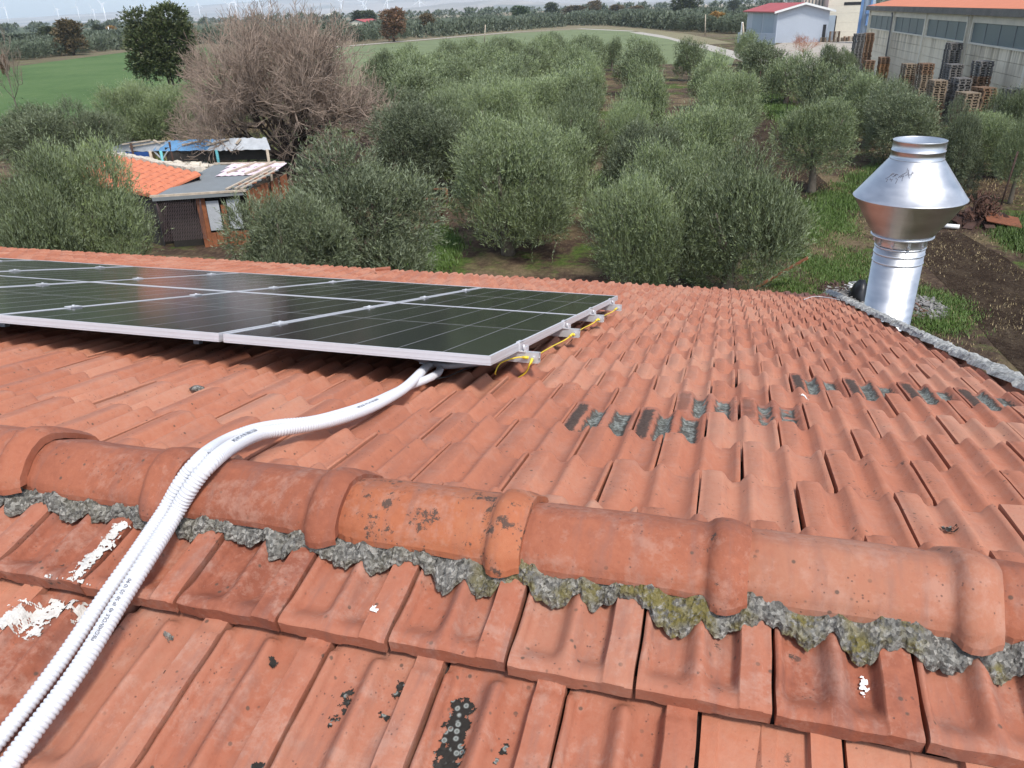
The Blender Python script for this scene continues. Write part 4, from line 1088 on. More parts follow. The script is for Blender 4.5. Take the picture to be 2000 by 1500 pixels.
print('belts', len(belts), 'grove', len(occupied))
# scattered tree lines on the far plain
SV = []; SF = []; ST = []; nb = 0; r_ = random.Random(8); ny_ = np.random.default_rng(77)
for k in range(900):
    px = r_.uniform(-50, 2000); py = 750+ (0); hz_y = 48.1-px*.0326
    y_ = hz_y+r_.choice([3, 4, 5, 6, 8, 10, 13, 16, 20])+r_.uniform(-.4, .4)
    P = AT_H(px, y_, 0)
    if math.hypot(P[0], P[1]) > 4000 or math.hypot(P[0], P[1]) < 420: continue
    V, F, T = V3[k % 3], F3[k % 3], T3[k % 3]; h = r_.uniform(3.5, 8)
    W = V*np.array([h*.8, h*.8, h/1.25])+np.array([P[0], P[1], 0]); SV.append(W); SF.append(F+nb); nb += len(W); ST.append(T*.5)
tag(link(bpy.data.objects.new('far_plain_trees', np_mesh('far_plain_trees', np.concatenate(SV), np.concatenate(SF), M['bluegreen'], False, np.concatenate(ST)))), kind='stuff')

# single bigger trees
BH, BR = 8.0, 3.0
broad_hi = mk('broad_crown_shape', M['broad'], 301, BR, BH, .9, 5200, 9, .20, .11, .45, up=.3, nblob=22, spread=.62, br=(.26, .42), inner=.35, jag=.5)
broad_mid = [mk('broad_crown_far_shape', None or M['broad'], 310+s, BR, BH, .6, 1500, 5, .42, .26, .6, up=.3, nblob=16, spread=.6, br=(.28, .45)) for s in range(2)]
def with_mat(me, mat): m2 = me.copy(); m2.materials.clear(); m2.materials.append(mat); return m2
autumn = [with_mat(broad_mid[0], M['autumn']), with_mat(broad_mid[1], M['brownleaf'])]
btrunk = trunk_mesh('tall_trunk_shape', 77, BH, .22, M['darkbark'], lean=.3, limbs=7, spread=1.6)
def big(bx, by, tx, ty, half, me, lab, name='broadleaf_tree', cat='tree', group=None):
    G = AT_H(bx, by, 0); T_ = AT_Y(tx, ty, G[1]); h = max(3, T_[2]); r = r_from_px(G, half, h)
    return tree(G[0], G[1], h, r, lab, group, me, name=name, cat=cat, ch=BH, cr=BR, tm=btrunk)
big(338, 178, 336, 2, 78, broad_hi, 'tall dark green broadleaf tree towering left of the bare tree')
big(145, 108, 143, 38, 33, autumn[1], 'round brown green tree between the left field and the wind turbines')
big(770, 82, 770, 18, 29, autumn[0], 'rusty brown autumn tree right of the red roofed farmhouse')
big(838, 68, 836, 26, 17, with_mat(broad_mid[1], M['brownleaf']), 'half bare brownish tree right of the rusty autumn tree')
big(711, 50, 690, 22, 24, broad_mid[0], 'dark green tree clump behind the red roofed farmhouse, its left half')
big(722, 50, 722, 20, 20, broad_mid[1], 'dark green tree clump behind the red roofed farmhouse, its right half')
big(1018, 42, 1017, 12, 21, with_mat(broad_mid[0], M['bright']), 'bright green umbrella shaped pine on the skyline of the grove')
big(1078, 34, 1072, 5, 16, broad_mid[1], 'dark double topped tree on the skyline left of centre')
big(1120, 34, 1118, 11, 26, with_mat(broad_mid[1], M['brownleaf']), 'low brown tree line on the skyline')
big(1160, 34, 1159, 2, 15, with_mat(broad_mid[0], M['brownleaf']), 'rounded grey brown tree alone on the skyline')
big(1205, 34, 1200, 10, 22, with_mat(broad_mid[0], M['brownleaf']), 'left part of the brownish thicket on the skyline')
big(1245, 34, 1245, 11, 20, with_mat(broad_mid[1], M['brownleaf']), 'right part of the brownish thicket on the skyline')
big(1340, 38, 1340, -4, 32, broad_mid[0], 'large dark tree on the skyline above the road')
big(1432, 24, 1430, 0, 13, broad_mid[1], 'small dark tree on the skyline left of the grey shed')
big(1400, 62, 1398, 24, 18, with_mat(broad_mid[0], M['amber']), 'amber yellow tree beside the road before the grey shed')
big(197, 74, 198, 48, 16, broad_mid[0], 'dark tree before the olive belt under the left turbines')
big(222, 74, 222, 50, 11, with_mat(broad_mid[1], M['amber']), 'orange brown tree before the left olive belt')
big(100, 92, 90, 52, 26, broad_mid[1], 'dark thicket at the far left beyond the green field')
big(30, 98, 28, 66, 40, with_mat(broad_mid[0], M['bluegreen']), 'grey green thicket at the left edge beyond the field')
big(15, 150, 8, 108, 10, autumn[0], 'reddish shrub at the left picture edge of the field')
for k, (x, y, half, h, lab, mt) in enumerate([(1668, 130, 9, 1.3, 'yellow green shrub at the foot of the left pallet stacks', 'bright'), (300, 330, 12, 1.0, 'low weeds shrub by the rail fence', 'brownleaf'), (1950, 330, 26, 1.6, 'yellowish shrub near the right picture edge behind the iron post', 'brownleaf'), (440, 345, 20, 1.5, 'leafy shrub growing beside the blue tarp shed', 'bright')]):
    G = AT_H(x, y, 0); r = r_from_px(G, half, h)
    tree(G[0], G[1], h, r, lab, None, with_mat(olive_mid[k % 4], M[mt]), trunk=False, name='shrub', cat='shrub')
# cypress on the skyline
mb = MB(); mb.lathe([(.1, 0), (1.0, 1.2), (1.15, 4), (.8, 8), (.3, 11), (0.02, 12.5)], 10)
G = AT_H(648, 36, 0); cy = mb.build('cypress_tree', M['broad']); cy.location = G; tag(cy, 'slim dark cypress on the skyline left of the farmhouse', 'cypress tree')

# ------------------------------------------------------------------ the big bare tree and smaller leafless ones
def bare_arrays(seed, H, R, levels=6, trunk_r=.20, nmain=7, z_start=.35, up=.35, twist=.45):
    g_ = random.Random(seed); segs = []
    def grow(p, d, L, r, lv):
        n = 3 if lv < 3 else 2; q = p; dd = d
        for i in range(n):
            dd = (dd+Vector((g_.gauss(0, twist*.45), g_.gauss(0, twist*.45), g_.gauss(0, twist*.3)+.05*up))).normalized(); e = q+dd*(L/n); r2 = r*(1-.28/n*(i+1))
            segs.append((q, e, max(r*(1-.25*i/n), .0055), max(r2, .005), lv)); q = e
            if lv < levels and i < n-1 and g_.random() < .8: grow(q, side(dd, g_), L*g_.uniform(.5, .72), r*.5, lv+1)
        if lv < levels:
            for k in range(g_.choice([3, 3, 4]) if lv < 5 else g_.choice([2, 3])): grow(q, side(dd, g_, .75), L*g_.uniform(.58, .8), r*.62, lv+1)
    def side(d, g_, a=1.0):
        v = Vector((g_.gauss(0, 1), g_.gauss(0, 1), g_.gauss(0, 1)+up*.6)); v = (v-d*v.dot(d)).normalized(); return (d+v*a*g_.uniform(.5, 1.1)).normalized()
    top = Vector((0, 0, H*.10)); segs.append((Vector((0, 0, -.1)), top, trunk_r*1.2, trunk_r, 0))
    for k in range(nmain):
        a = 6.28*k/nmain+g_.uniform(-.3, .3); t_ = g_.uniform(.3, 1.9); d = Vector((math.cos(a)*t_, math.sin(a)*t_, g_.uniform(.45, 1.1))).normalized()
        grow(top, d, H*.33, trunk_r*.6, 1)
    # fit into an ellipsoid of the wanted size
    E = np.array([list(s[1]) for s in segs]); c = np.array([0, 0, 0]); rr = np.percentile(np.hypot(E[:, 0], E[:, 1]), 90 if nmain > 12 else 97); hh = np.percentile(E[:, 2], 99.3)
    S = np.array([R/rr, R/rr, H/hh]); A = np.array([list(s[0]) for s in segs])*S; B = E*S
    ra = np.array([s[2] for s in segs])*.8; rb = np.array([s[3] for s in segs])*.8; lv = np.array([s[4] for s in segs])
    d = unit(B-A); ref = np.where(np.abs(d[:, 2:3]) < .9, np.array([[0, 0, 1.]]), np.array([[1., 0, 0]])); x = unit(np.cross(d, ref)); y = np.cross(d, x)
    k = 3; V = []; 
    for q in range(k):
        an = 2*math.pi*q/k; o = x*math.cos(an)+y*math.sin(an); V.append(A+o*ra[:, None]); V.append(B+o*rb[:, None])
    V = np.stack(V, 1).reshape(-1, 3); n = len(A); b = np.arange(n)[:, None]*2*k
    F = np.concatenate([np.stack([b[:, 0]+2*q, b[:, 0]+2*((q+1) % k), b[:, 0]+2*((q+1) % k)+1, b[:, 0]+2*q+1], 1) for q in range(k)])
    thick = np.tile(lv, k) <= 2
    return V, F, thick
def bare_tree(bx, by, tx, ty, half, seed, lab, levels=6, Yo=None, mats=('twig', 'darkbark'), name='bare_tree', **kw):
    G = AT_H(bx, by, 0); 
    T_ = AT_Y(tx, ty, G[1]); h = T_[2]; r = r_from_px(G, half, h)
    V, F, th = bare_arrays(seed, h, r, levels, **kw)
    e = empty(name, tuple(G)); tag(e, lab, 'tree')
    link(bpy.data.objects.new('twigs', np_mesh('twigs_shape', V, F[~th], M[mats[0]])), e)
    link(bpy.data.objects.new('branches', np_mesh('branches_shape', V, F[th], M[mats[1]])), e); return e, len(F)
print('bare', bare_tree(575, 345, 562, 28, 188, 3, 'huge leafless tree with a dense dome of brown grey twigs, centre left', 6, nmain=22, trunk_r=.20)[1])
G = AT_H(575, 345, 0); GF = G
bare_tree(182/5.56, 210, 30, 55, 46, 9, 'small leafless tree with whitish bark at the left, before the green field', 4, mats=('twig', 'bark'), nmain=3, trunk_r=.10, twist=.3, up=.9)
# orange twiggy bush in the yard
G = AT_H(1568, 106, 0); T_ = AT_Y(1568, 76, G[1])
tree(G[0], G[1], T_[2], 1.7, 'bright orange twiggy bush before the grey shed', None, with_mat(olive_far[1], M['orange_bush']), trunk=False, name='orange_bush', cat='bush') if False else None
V, F, th = bare_arrays(21, T_[2]*1.25, 2.2, 4, nmain=9, trunk_r=.05, up=1.2)
eb = empty('orange_bush', tuple(G)); tag(eb, 'bright orange twiggy bush before the grey shed', 'bush'); link(bpy.data.objects.new('twigs', np_mesh('orange_twigs_shape', V, F, M['orange_bush'])), eb)
bare_tree(1560, 84, 1556, 62, 16, 12, 'thin leafless shrub before the grey shed wall', 3, nmain=4, trunk_r=.05)

# ------------------------------------------------------------------ grass, weeds, straw near the chimney and under the trees
def blades(name, pix_poly, count, hgt, wid, mat, seed, clump=.55, thr=.0):
    """tufts inside a region of ground given by its corners"""
    g_ = np.random.default_rng(seed); P = np.array([AT_H(x, y, 0)[:2] for x, y in pix_poly])
    lo, hi = P.min(0), P.max(0); pts = np.zeros((0, 2))
    ph = g_.uniform(0, 6.28, 8)
    while len(pts) < count:
        q = g_.uniform(lo, hi, (count, 2))
        ins = np.zeros(len(q), bool); j = len(P)-1
        for i in range(len(P)):
            c_ = ((P[i, 1] > q[:, 1]) != (P[j, 1] > q[:, 1])) & (q[:, 0] < (P[j, 0]-P[i, 0])*(q[:, 1]-P[i, 1])/(P[j, 1]-P[i, 1]+1e-9)+P[i, 0]); ins ^= c_; j = i
        f = np.sin(q[:, 0]*1.3+ph[0])*np.sin(q[:, 1]*1.1+ph[1])+.7*np.sin(q[:, 0]*3.1+q[:, 1]*1.7+ph[2])+.5*np.sin(q[:, 0]*6.3-q[:, 1]*5+ph[3])
        pts = np.concatenate([pts, q[ins & (f > thr+g_.normal(0, clump, len(q)))]])
        if len(pts) == 0: break
    pts = pts[:count]; n = len(pts); a = g_.uniform(0, 6.283, n); h = hgt*g_.uniform(.4, 1.3, n); tilt = g_.uniform(.1, .9, n)
    d = np.stack([np.cos(a)*tilt*h, np.sin(a)*tilt*h, h], 1); s_ = np.stack([-np.sin(a), np.cos(a), np.zeros(n)], 1)*wid*g_.uniform(.6, 1.4, (n, 1))
    pts = pts+g_.normal(0, .22, pts.shape)*np.maximum(1, np.linalg.norm(pts, axis=1, keepdims=True)/25); b = np.concatenate([pts, np.full((n, 1), .002)], 1); V = np.stack([b-s_, b+s_, b+d], 1).reshape(-1, 3)
    o = link(bpy.data.objects.new(name, np_mesh(name, V, np.arange(3*n).reshape(-1, 3), M[mat], False, g_.random(n)))); return tag(o, kind='stuff')
blades('grass', [(1500, 560), (1535, 385), (1640, 400), (1700, 520), (1880, 590), (1920, 650), (1800, 660), (1640, 600)], 42000, .09, .010, 'grass', 1, thr=.25)
blades('grass', [(1560, 400), (1700, 330), (1760, 320), (1720, 380), (1650, 430)], 16000, .14, .014, 'grass', 2)
blades('grass', [(1480, 190), (1500, 180), (1600, 250), (1560, 270)], 14000, .22, .022, 'grass', 3, thr=-.6)
blades('grass', [(1930, 420), (2100, 430), (2100, 560), (1960, 470)], 16000, .14, .014, 'grass', 4, thr=-.4)
blades('grass', [(1160, 355), (1240, 320), (1245, 350), (1190, 370)], 6000, .16, .016, 'grass', 5, thr=-1)
blades('grass', [(830, 520), (850, 440), (890, 470), (870, 530)], 9000, .15, .014, 'grass', 6, thr=-.8)
blades('grass', [(200, 320), (560, 250), (560, 290), (330, 340)], 14000, .18, .02, 'grass', 7)
blades('dry_grass', [(1480, 560), (1520, 300), (1720, 330), (1900, 440), (2100, 600), (2100, 760), (1900, 700)], 8000, .07, .012, 'dry', 8, thr=.2)
blades('dry_grass', [(1640, 250), (2100, 260), (2100, 420), (1760, 360)], 9000, .10, .02, 'dry', 9, thr=-.3)
blades('dry_grass', [(180, 290), (560, 240), (560, 290), (300, 350)], 12000, .2, .02, 'dry', 10, thr=-.3)
# ------------------------------------------------------------------ animal sheds left of the grove
M['grey_tin'] = vary('grey roofing felt', (.17, .185, .19), .75, .12, 2)
M['clay_red'] = vary('bright clay roofing', (.50, .16, .08), .8, .2, 3, bump=.3, bscale=20)
M['cream_stone'] = vary('pale stone coping', (.55, .49, .40), .9, .3, 9, bump=.6, bscale=14)
M['blue_tarp'] = vary('blue tarpaulin', (.13, .29, .50), .5, .25, 2)
M['blue_wall'] = vary('deep blue sheet', (.02, .07, .24), .55, .2, 2)
M['white_tarp'] = vary('whitish plastic sheet', (.40, .42, .44), .5, .2, 3)
M['pink_sheet'] = vary('pinkish translucent sheet', (.72, .58, .62), .5, .15, 8)
M['teal'] = vary('teal painted post', (.12, .42, .45), .6, .1, 6)
M['plank'] = wood('weathered plank', (.42, .35, .27)); M['ply'] = wood('orange brown board', (.24, .085, .035))
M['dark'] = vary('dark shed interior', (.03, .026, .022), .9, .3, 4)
M['net'] = vary('rusty netting wire', (.14, .10, .10), .7, .3, 6); M['green_plastic'] = vary('green plastic', (.01, .14, .06), .5, .2, 9)
def quad_slab(mb, P, th, mi=0):
    """a slab under the quad P (four corners, counter-clockwise from above)"""
    P = [Vector(p) for p in P]; Q = [p-Vector((0, 0, th)) for p in P]
    mb.add(P+Q, [(0, 1, 2, 3), (7, 6, 5, 4), (0, 4, 5, 1), (1, 5, 6, 2), (2, 6, 7, 3), (3, 7, 4, 0)], mi=mi)
HS = 1.95
# clay tiled low building
A, B, C_, D = [Vector(AT_H(x, y, h)) for x, y, h in [(203, 300, 2.35), (392, 340, 2.35), (298, 383, 1.85), (110, 345, 1.85)]]
tb = tag(empty('tiled_shed', ((A+C_)/2*1)[:2]+(0,)), 'low shed with orange clay tile roof and pale stone coping, left of the grey roof', 'shed')
def rel(o, e): o.parent = e; o.location = o.location-e.location; return o
mb = MB(); quad_slab(mb, [D, C_, B, A], .06); rel(mb.build('roof', M['clay_red']), tb)
rows_n = 13
for i in range(rows_n):
    a0 = A.lerp(B, i/rows_n); a1 = A.lerp(B, (i+.94)/rows_n); d0 = D.lerp(C_, i/rows_n); d1 = D.lerp(C_, (i+.94)/rows_n)
    mb = MB(); up = Vector((0, 0, .07)); m0 = a0.lerp(a1, .5)+up; m1 = d0.lerp(d1, .5)+up; lo = Vector((0, 0, .004))
    steps = 7; vs = []; fs = []
    for s_ in range(steps):
        for e in (0, 1):
            f = (s_+e)/steps; k = .022*(1-e)
            vs += [a0.lerp(d0, f)+lo, a0.lerp(d0, f).lerp(m0.lerp(m1, f), .7)+Vector((0, 0, .02+k*0+.02*e)), m0.lerp(m1, f)+Vector((0, 0, .02*e)), a1.lerp(d1, f).lerp(m0.lerp(m1, f), .7)+Vector((0, 0, .02+.02*e)), a1.lerp(d1, f)+lo]
        b = s_*10
        for q in range(4): fs.append((b+q, b+q+1, b+5+q+1, b+5+q))
        for q in range(3): fs.append((b+5+q, b+5+q+1, b+5+4))
    mb.add(vs, fs); rel(mb.build('tile_row', M['clay_red']), tb)
rs_ = random.Random(4)
def coping(A, B, n, w, h, e):
    for i in range(n):
        p = A.lerp(B, (i+.5)/n); L = (B-A).length/n*.95; a = math.atan2((B-A).y, (B-A).x); mb = MB()
        T = Matrix.Translation(p+Vector((0, 0, .04+rs_.uniform(-.02, .03)))) @ Matrix.Rotation(a+rs_.uniform(-.15, .15), 4, 'Z')
        mb.box(-L/2, -w/2, -.1, L/2, w/2, h*rs_.uniform(.7, 1.3), T); rel(mb.build('coping_stone', M['cream_stone']), e)
coping(A+Vector((-.1, .1, 0)), Vector(AT_H(388, 334, 2.35)), 26, .30, .07, tb)
mb = MB(); zb = 0
for P, Q, h in ((D, C_, 1.80), (C_, B, 1.85), (B, A, 2.2), (A, D, 1.8)):
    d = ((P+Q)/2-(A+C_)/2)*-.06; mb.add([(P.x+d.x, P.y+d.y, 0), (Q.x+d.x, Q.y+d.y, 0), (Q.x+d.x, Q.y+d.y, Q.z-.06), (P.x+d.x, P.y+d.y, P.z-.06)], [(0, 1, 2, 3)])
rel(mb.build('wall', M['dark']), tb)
# grey felt roofed shed with plastic sheets, planks and wire netting
F0, F1, F2, F3 = [Vector(AT_H(x, y, h)) for x, y, h in [(300, 384, 1.95), (478, 372, 1.95), (556, 320, 2.3), (418, 322, 2.3)]]
gs = tag(empty('felt_roofed_shed', ((F0+F2)/2)[:2]+(0,)), 'shed with flat grey felt roof, pink plastic sheets and orange boards, before the bare tree', 'shed')
mb = MB(); quad_slab(mb, [F0, F1, F2, F3], .05); rel(mb.build('roof', M['grey_tin']), gs)
def qlerp(u, v): return F0.lerp(F1, u).lerp(F3.lerp(F2, u), v)
for i in range(3):
    v0, v1 = .54+.155*i, .54+.155*i+.145; n = 16; vs = []; fs = []; u0, u1 = .26+.04*(2-i), 1.04
    for q in range(n+1):
        u = u0+(u1-u0)*q/n
        for v in (v0, v1): vs.append(qlerp(u, v)+Vector((0, 0, .035+.022*(q % 2))))
    for q in range(n): fs.append((2*q, 2*q+2, 2*q+3, 2*q+1))
    mb = MB(); mb.add(vs, fs); rel(mb.build('plastic_sheet', M['pink_sheet']), gs)
def plank(P, Q, w, h, e, mat='plank', name='plank'):
    P, Q = Vector(P), Vector(Q); d = (Q-P); L = d.length; M_ = Matrix.Translation(P) @ d.to_track_quat('X', 'Z').to_matrix().to_4x4()
    mb = MB(); mb.box(0, -w/2, 0, L, w/2, h, M_); o = mb.build(name, M[mat]); return rel(o, e) if e else o
up = Vector((0, 0, .02))
plank(F0+up*-1+Vector((-.1, -.06, 0)), F1+up*-1+Vector((.1, -.06, 0)), .10, .07, gs)
plank(F0+Vector((0, -.10, -.14)), F1+Vector((0, -.10, -.14)), .04, .12, gs, 'grey_tin', 'fascia')
plank(F3+up, F2+up, .10, .06, gs)
for a, b, c, d in ((.80, .0, .93, .78), (.90, .0, 1.0, .75), (.97, -.02, 1.06, .62), (.45, .62, .60, 1.0), (.72, .55, .86, 1.02)): plank(qlerp(a, b)+up*3, qlerp(c, d)+up*3, .09, .05, gs)
for q in range(7): plank(qlerp(.84+.02*q, .06+.09*q)+up*4, qlerp(1.04+.01*q, .10+.09*q)+up*3.5, .16, .02, gs, 'ply' if q % 2 else 'grey_tin', 'board')
gz = Vector((0, 0, 0))
def board_wall(P, Q, h0, h1, n, e, mat='ply', skip=()):
    P, Q = Vector(P), Vector(Q)
    for i in range(n):
        if i in skip: continue
        a = P.lerp(Q, i/n); b = P.lerp(Q, (i+.93)/n); d = (b-a); s_ = Vector((-d.y, d.x, 0)).normalized()*.02; z1 = h1+rs_.uniform(-.05, .02)
        mb = MB(); mb.add([a-s_+Vector((0, 0, h0)), b-s_+Vector((0, 0, h0)), b+s_+Vector((0, 0, h0)), a+s_+Vector((0, 0, h0)), a-s_+Vector((0, 0, z1)), b-s_+Vector((0, 0, z1)), b+s_+Vector((0, 0, z1)), a+s_+Vector((0, 0, z1))], [(3,2,1,0),(4,5,6,7),(0,1,5,4),(1,2,6,5),(2,3,7,6),(3,0,4,7)])
        rel(mb.build('board', M[mat]), e)
g0, g1, g2 = Vector((F0.x, F0.y, 0)), Vector((F1.x, F1.y, 0)), Vector((F2.x, F2.y, 0))
board_wall(g1+Vector((0, .1, 0)), g2, 0, 1.9, 12, gs, skip=(6, 9))
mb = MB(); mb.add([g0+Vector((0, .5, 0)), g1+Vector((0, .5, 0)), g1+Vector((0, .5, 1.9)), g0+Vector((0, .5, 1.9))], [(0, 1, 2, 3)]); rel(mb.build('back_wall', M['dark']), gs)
board_wall(g0.lerp(g1, .42)+Vector((0, .12, 0)), g0.lerp(g1, .52)+Vector((0, .12, 0)), 0, 1.8, 2, gs)
board_wall(g0.lerp(g1, .68)+Vector((0, .12, 0)), g0.lerp(g1, .74)+Vector((0, .12, 0)), 0, 1.5, 1, gs)
board_wall(g0.lerp(g1, .50)+Vector((0, .12, 0)), g0.lerp(g1, .95)+Vector((0, .12, 0)), 0, .55, 6, gs)
for u0, u1 in ((.53, .67), (.76, .90)):
    a = g0.lerp(g1, u0)+Vector((0, .08, 0)); b = g0.lerp(g1, u1)+Vector((0, .08, 0)); mb = MB(); mb.box(0, -.01, .6, (b-a).length, .01, 1.65, Matrix.Translation(a) @ Matrix.Rotation(math.atan2((b-a).y, (b-a).x), 4, 'Z')); rel(mb.build('white_panel', M['white_tarp']), gs)
nw = MB(); a, b = g0+Vector((.05, -.02, 0)), g0.lerp(g1, .5)+Vector((0, -.02, 0))
for i in range(26):
    for s_ in (1, -1):
        x0 = i/26; x1 = min(1, max(0, x0+s_*.22)); nw.tube([a.lerp(b, x0)+Vector((0, 0, .35 if s_ > 0 else .35)), a.lerp(b, x1)+Vector((0, 0, 1.85))], .006, 3, caps=False)
rel(nw.build('wire_netting', M['net']), gs)
for px_, py_, ty_ in ((344, 447, 401), (374, 456, 409), (327, 442, 425)):
    G = AT_H(px_, py_, 0); T_ = AT_Y(px_-13, ty_, G[1]); mb = MB(); mb.tube([(G[0], G[1], -.05), tuple(T_)], [.05, .04], 7)
    tag(mb.build('wooden_stake', M['plank']), {344: 'taller pale wooden stake left of the netting in front of the felt roofed shed', 374: 'thick pale wooden stake right of the pair in front of the shed', 327: 'short wooden stake at the left end of the wire pen'}[px_], 'stake')
# netting pen in front
mb = MB(); pen = [Vector(AT_H(x, y, 0)) for x, y in ((300, 468), (303, 438), (345, 450), (372, 470))]
for i in range(3):
    for q in range(22):
        for s_ in (1, -1):
            x0 = q/22; x1 = min(1, max(0, x0+s_*.12)); mb.tube([pen[i].lerp(pen[i+1], x0), pen[i].lerp(pen[i+1], x1)+Vector((0, 0, .9))], .007, 3, caps=False)
    mb.tube([pen[i]+Vector((0, 0, .9)), pen[i+1]+Vector((0, 0, .9))], .012, 4)
tag(mb.build('wire_pen', M['net']), 'low wire netting pen before the felt roofed shed', 'wire pen')
# open tarp-covered shelter behind
T0, T1, T2, T3 = [Vector(AT_H(x, y, h)) for x, y, h in [(202, 294, 2.05), (528, 290, 2.05), (520, 269, 2.45), (250, 277, 2.45)]]
ts = tag(empty('tarp_shelter', ((T0+T2)/2)[:2]+(0,)), 'open animal shelter under blue and white tarpaulins on teal posts, behind the low tiled shed', 'shelter')
def tl(u, v): return T0.lerp(T1, u).lerp(T3.lerp(T2, u), v)
def tarp(u0, u1, mat, sd):
    r_ = random.Random(sd); n = 14; k = 5; vs = []; fs = []
    for i in range(n+1):
        for j in range(k+1): vs.append(tl(u0+(u1-u0)*i/n, j/k)+Vector((0, 0, r_.uniform(-.03, .04)-(.06 if j == 0 else 0))))
    for i in range(n):
        for j in range(k): fs.append((i*(k+1)+j, (i+1)*(k+1)+j, (i+1)*(k+1)+j+1, i*(k+1)+j+1))
    mb = MB(); mb.add(vs, fs, True); rel(mb.build('tarpaulin', M[mat]), ts)
tarp(0, .33, 'white_tarp', 1); tarp(.30, .64, 'blue_tarp', 2); tarp(.60, .78, 'white_tarp', 5); tarp(.76, 1.0, 'white_tarp', 3)
for u, v, u2, v2 in ((.05, .5, .18, .9), (.14, .2, .30, .75), (.2, .9, .3, .5), (.46, .3, .56, .75), (.62, .2, .74, .8), (.8, .3, .82, .8)): plank(tl(u, v)+up*3, tl(u2, v2)+up*3, .14, .05, ts, 'plank', 'weight_board')
def gnd(p): return Vector((p.x, p.y, 0))
for u, mt in ((.02, 'plank'), (.28, 'plank'), (.345, 'teal'), (.68, 'teal'), (.98, 'plank')):
    mb = MB(); p = tl(u, .02); mb.tube([gnd(p), p-Vector((0, 0, .05))], .065, 8); rel(mb.build('post', M[mt]), ts)
    if u == .345:
        for s_ in (-1, 1): plank(p-Vector((0, 0, .5)), p+Vector((s_*.4, 0, -.08)), .05, .05, ts, 'white_tarp', 'brace')
for u in (.02, .3, .6, .98): mb = MB(); p = tl(u, .98); mb.tube([gnd(p), p-Vector((0, 0, .05))], .05, 8); rel(mb.build('post', M['dark_rust']), ts)
mb = MB(); a, b = tl(.0, .01), tl(.27, .01); mb.add([a+Vector((0, 0, -.08)), b+Vector((0, 0, -.08)), b+Vector((0, 0, -1.2)), a+Vector((0, 0, -1.2))], [(3, 2, 1, 0)]); rel(mb.build('side_sheet', M['blue_wall']), ts)
mb = MB(); a, b = tl(.27, .9), tl(.98, .9)
for i in range(5):
    z0 = .15+i*.28; mb.box(0, -.02, z0, (b-a).length, .02, z0+.10, Matrix.Translation(gnd(a)) @ Matrix.Rotation(math.atan2((b-a).y, (b-a).x), 4, 'Z'))
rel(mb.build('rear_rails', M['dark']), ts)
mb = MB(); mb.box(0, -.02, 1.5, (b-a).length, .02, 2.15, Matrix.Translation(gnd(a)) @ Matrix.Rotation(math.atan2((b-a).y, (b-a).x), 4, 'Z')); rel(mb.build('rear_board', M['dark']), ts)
# rubble heap and green drum between the sheds
mb = MB(); c0 = Vector(AT_H(372, 328, 1.6))
for i in range(70):
    p = Vector(AT_H(rs_.uniform(335, 405), rs_.uniform(318, 338), rs_.uniform(1.3, 1.75))); s_ = rs_.uniform(.06, .17)
    mb.box(-s_, -s_*.8, -s_*.5, s_, s_*.8, s_*.5, Matrix.Translation(p) @ Matrix.Rotation(rs_.uniform(0, 6), 4, 'Z') @ Matrix.Rotation(rs_.uniform(-.5, .5), 4, 'X'))
p0 = AT_H(335, 336, 0); 
base = Vector(AT_H(370, 332, 1.3)); mb.box(-1.7, -.4, -1.3, 1.2, .5, .2, Matrix.Translation(base))
tag(mb.build('rubble_wall', M['cream_stone']), 'pale rubble stone wall behind the tiled shed roof', 'stone wall')
mb = MB(); mb.lathe([(0, 0), (.28, 0), (.30, .3), (.29, .6), (.31, .9), (.27, .98), (0, 1.0)], 14); d_ = mb.build('green_drum', M['green_plastic']); d_.location = AT_H(403, 328, 1.1); d_.location.z = 1.0; 
mb2 = MB(); mb2.box(-.4, -.4, 0, .4, .4, 1.0); st_ = mb2.build('stone_plinth', M['cream_stone']); st_.location = (d_.location.x, d_.location.y, 0); tag(st_, 'pale plinth under the green drum', 'plinth')
tag(d_, 'green plastic drum beside the rubble wall between the sheds', 'drum')
# rustic rail fence behind the shelter
rf = tag(empty('rail_fence', tuple(AT_H(300, 285, 0))), 'rustic pole fence with leaning posts behind the tarp shelter', 'fence')
for x, y, ty, dx in ((252, 284, 268, -4), (303, 279, 247, -8), (345, 274, 246, -6), (382, 272, 236, -14), (416, 272, 232, -10), (270, 283, 262, 3)):
    G = AT_H(x, y, 0); T_ = AT_Y(x+dx, ty, G[1]); mb = MB(); mb.tube([tuple(G), tuple(T_)], [.06, .045], 6); o = mb.build('post', M['darkbark'] if x in (345, 382) else M['plank']); rel(o, rf)
for (x0, y0, x1, y1) in ((234, 264, 332, 261), (300, 262, 345, 257), (252, 282, 302, 276)):
    Gy = AT_H(290, 284, 0)[1]; mb = MB(); mb.tube([tuple(AT_Y(x0, y0, Gy)), tuple(AT_Y(x1, y1, Gy))], .05, 6); rel(mb.build('rail', M['plank']), rf)
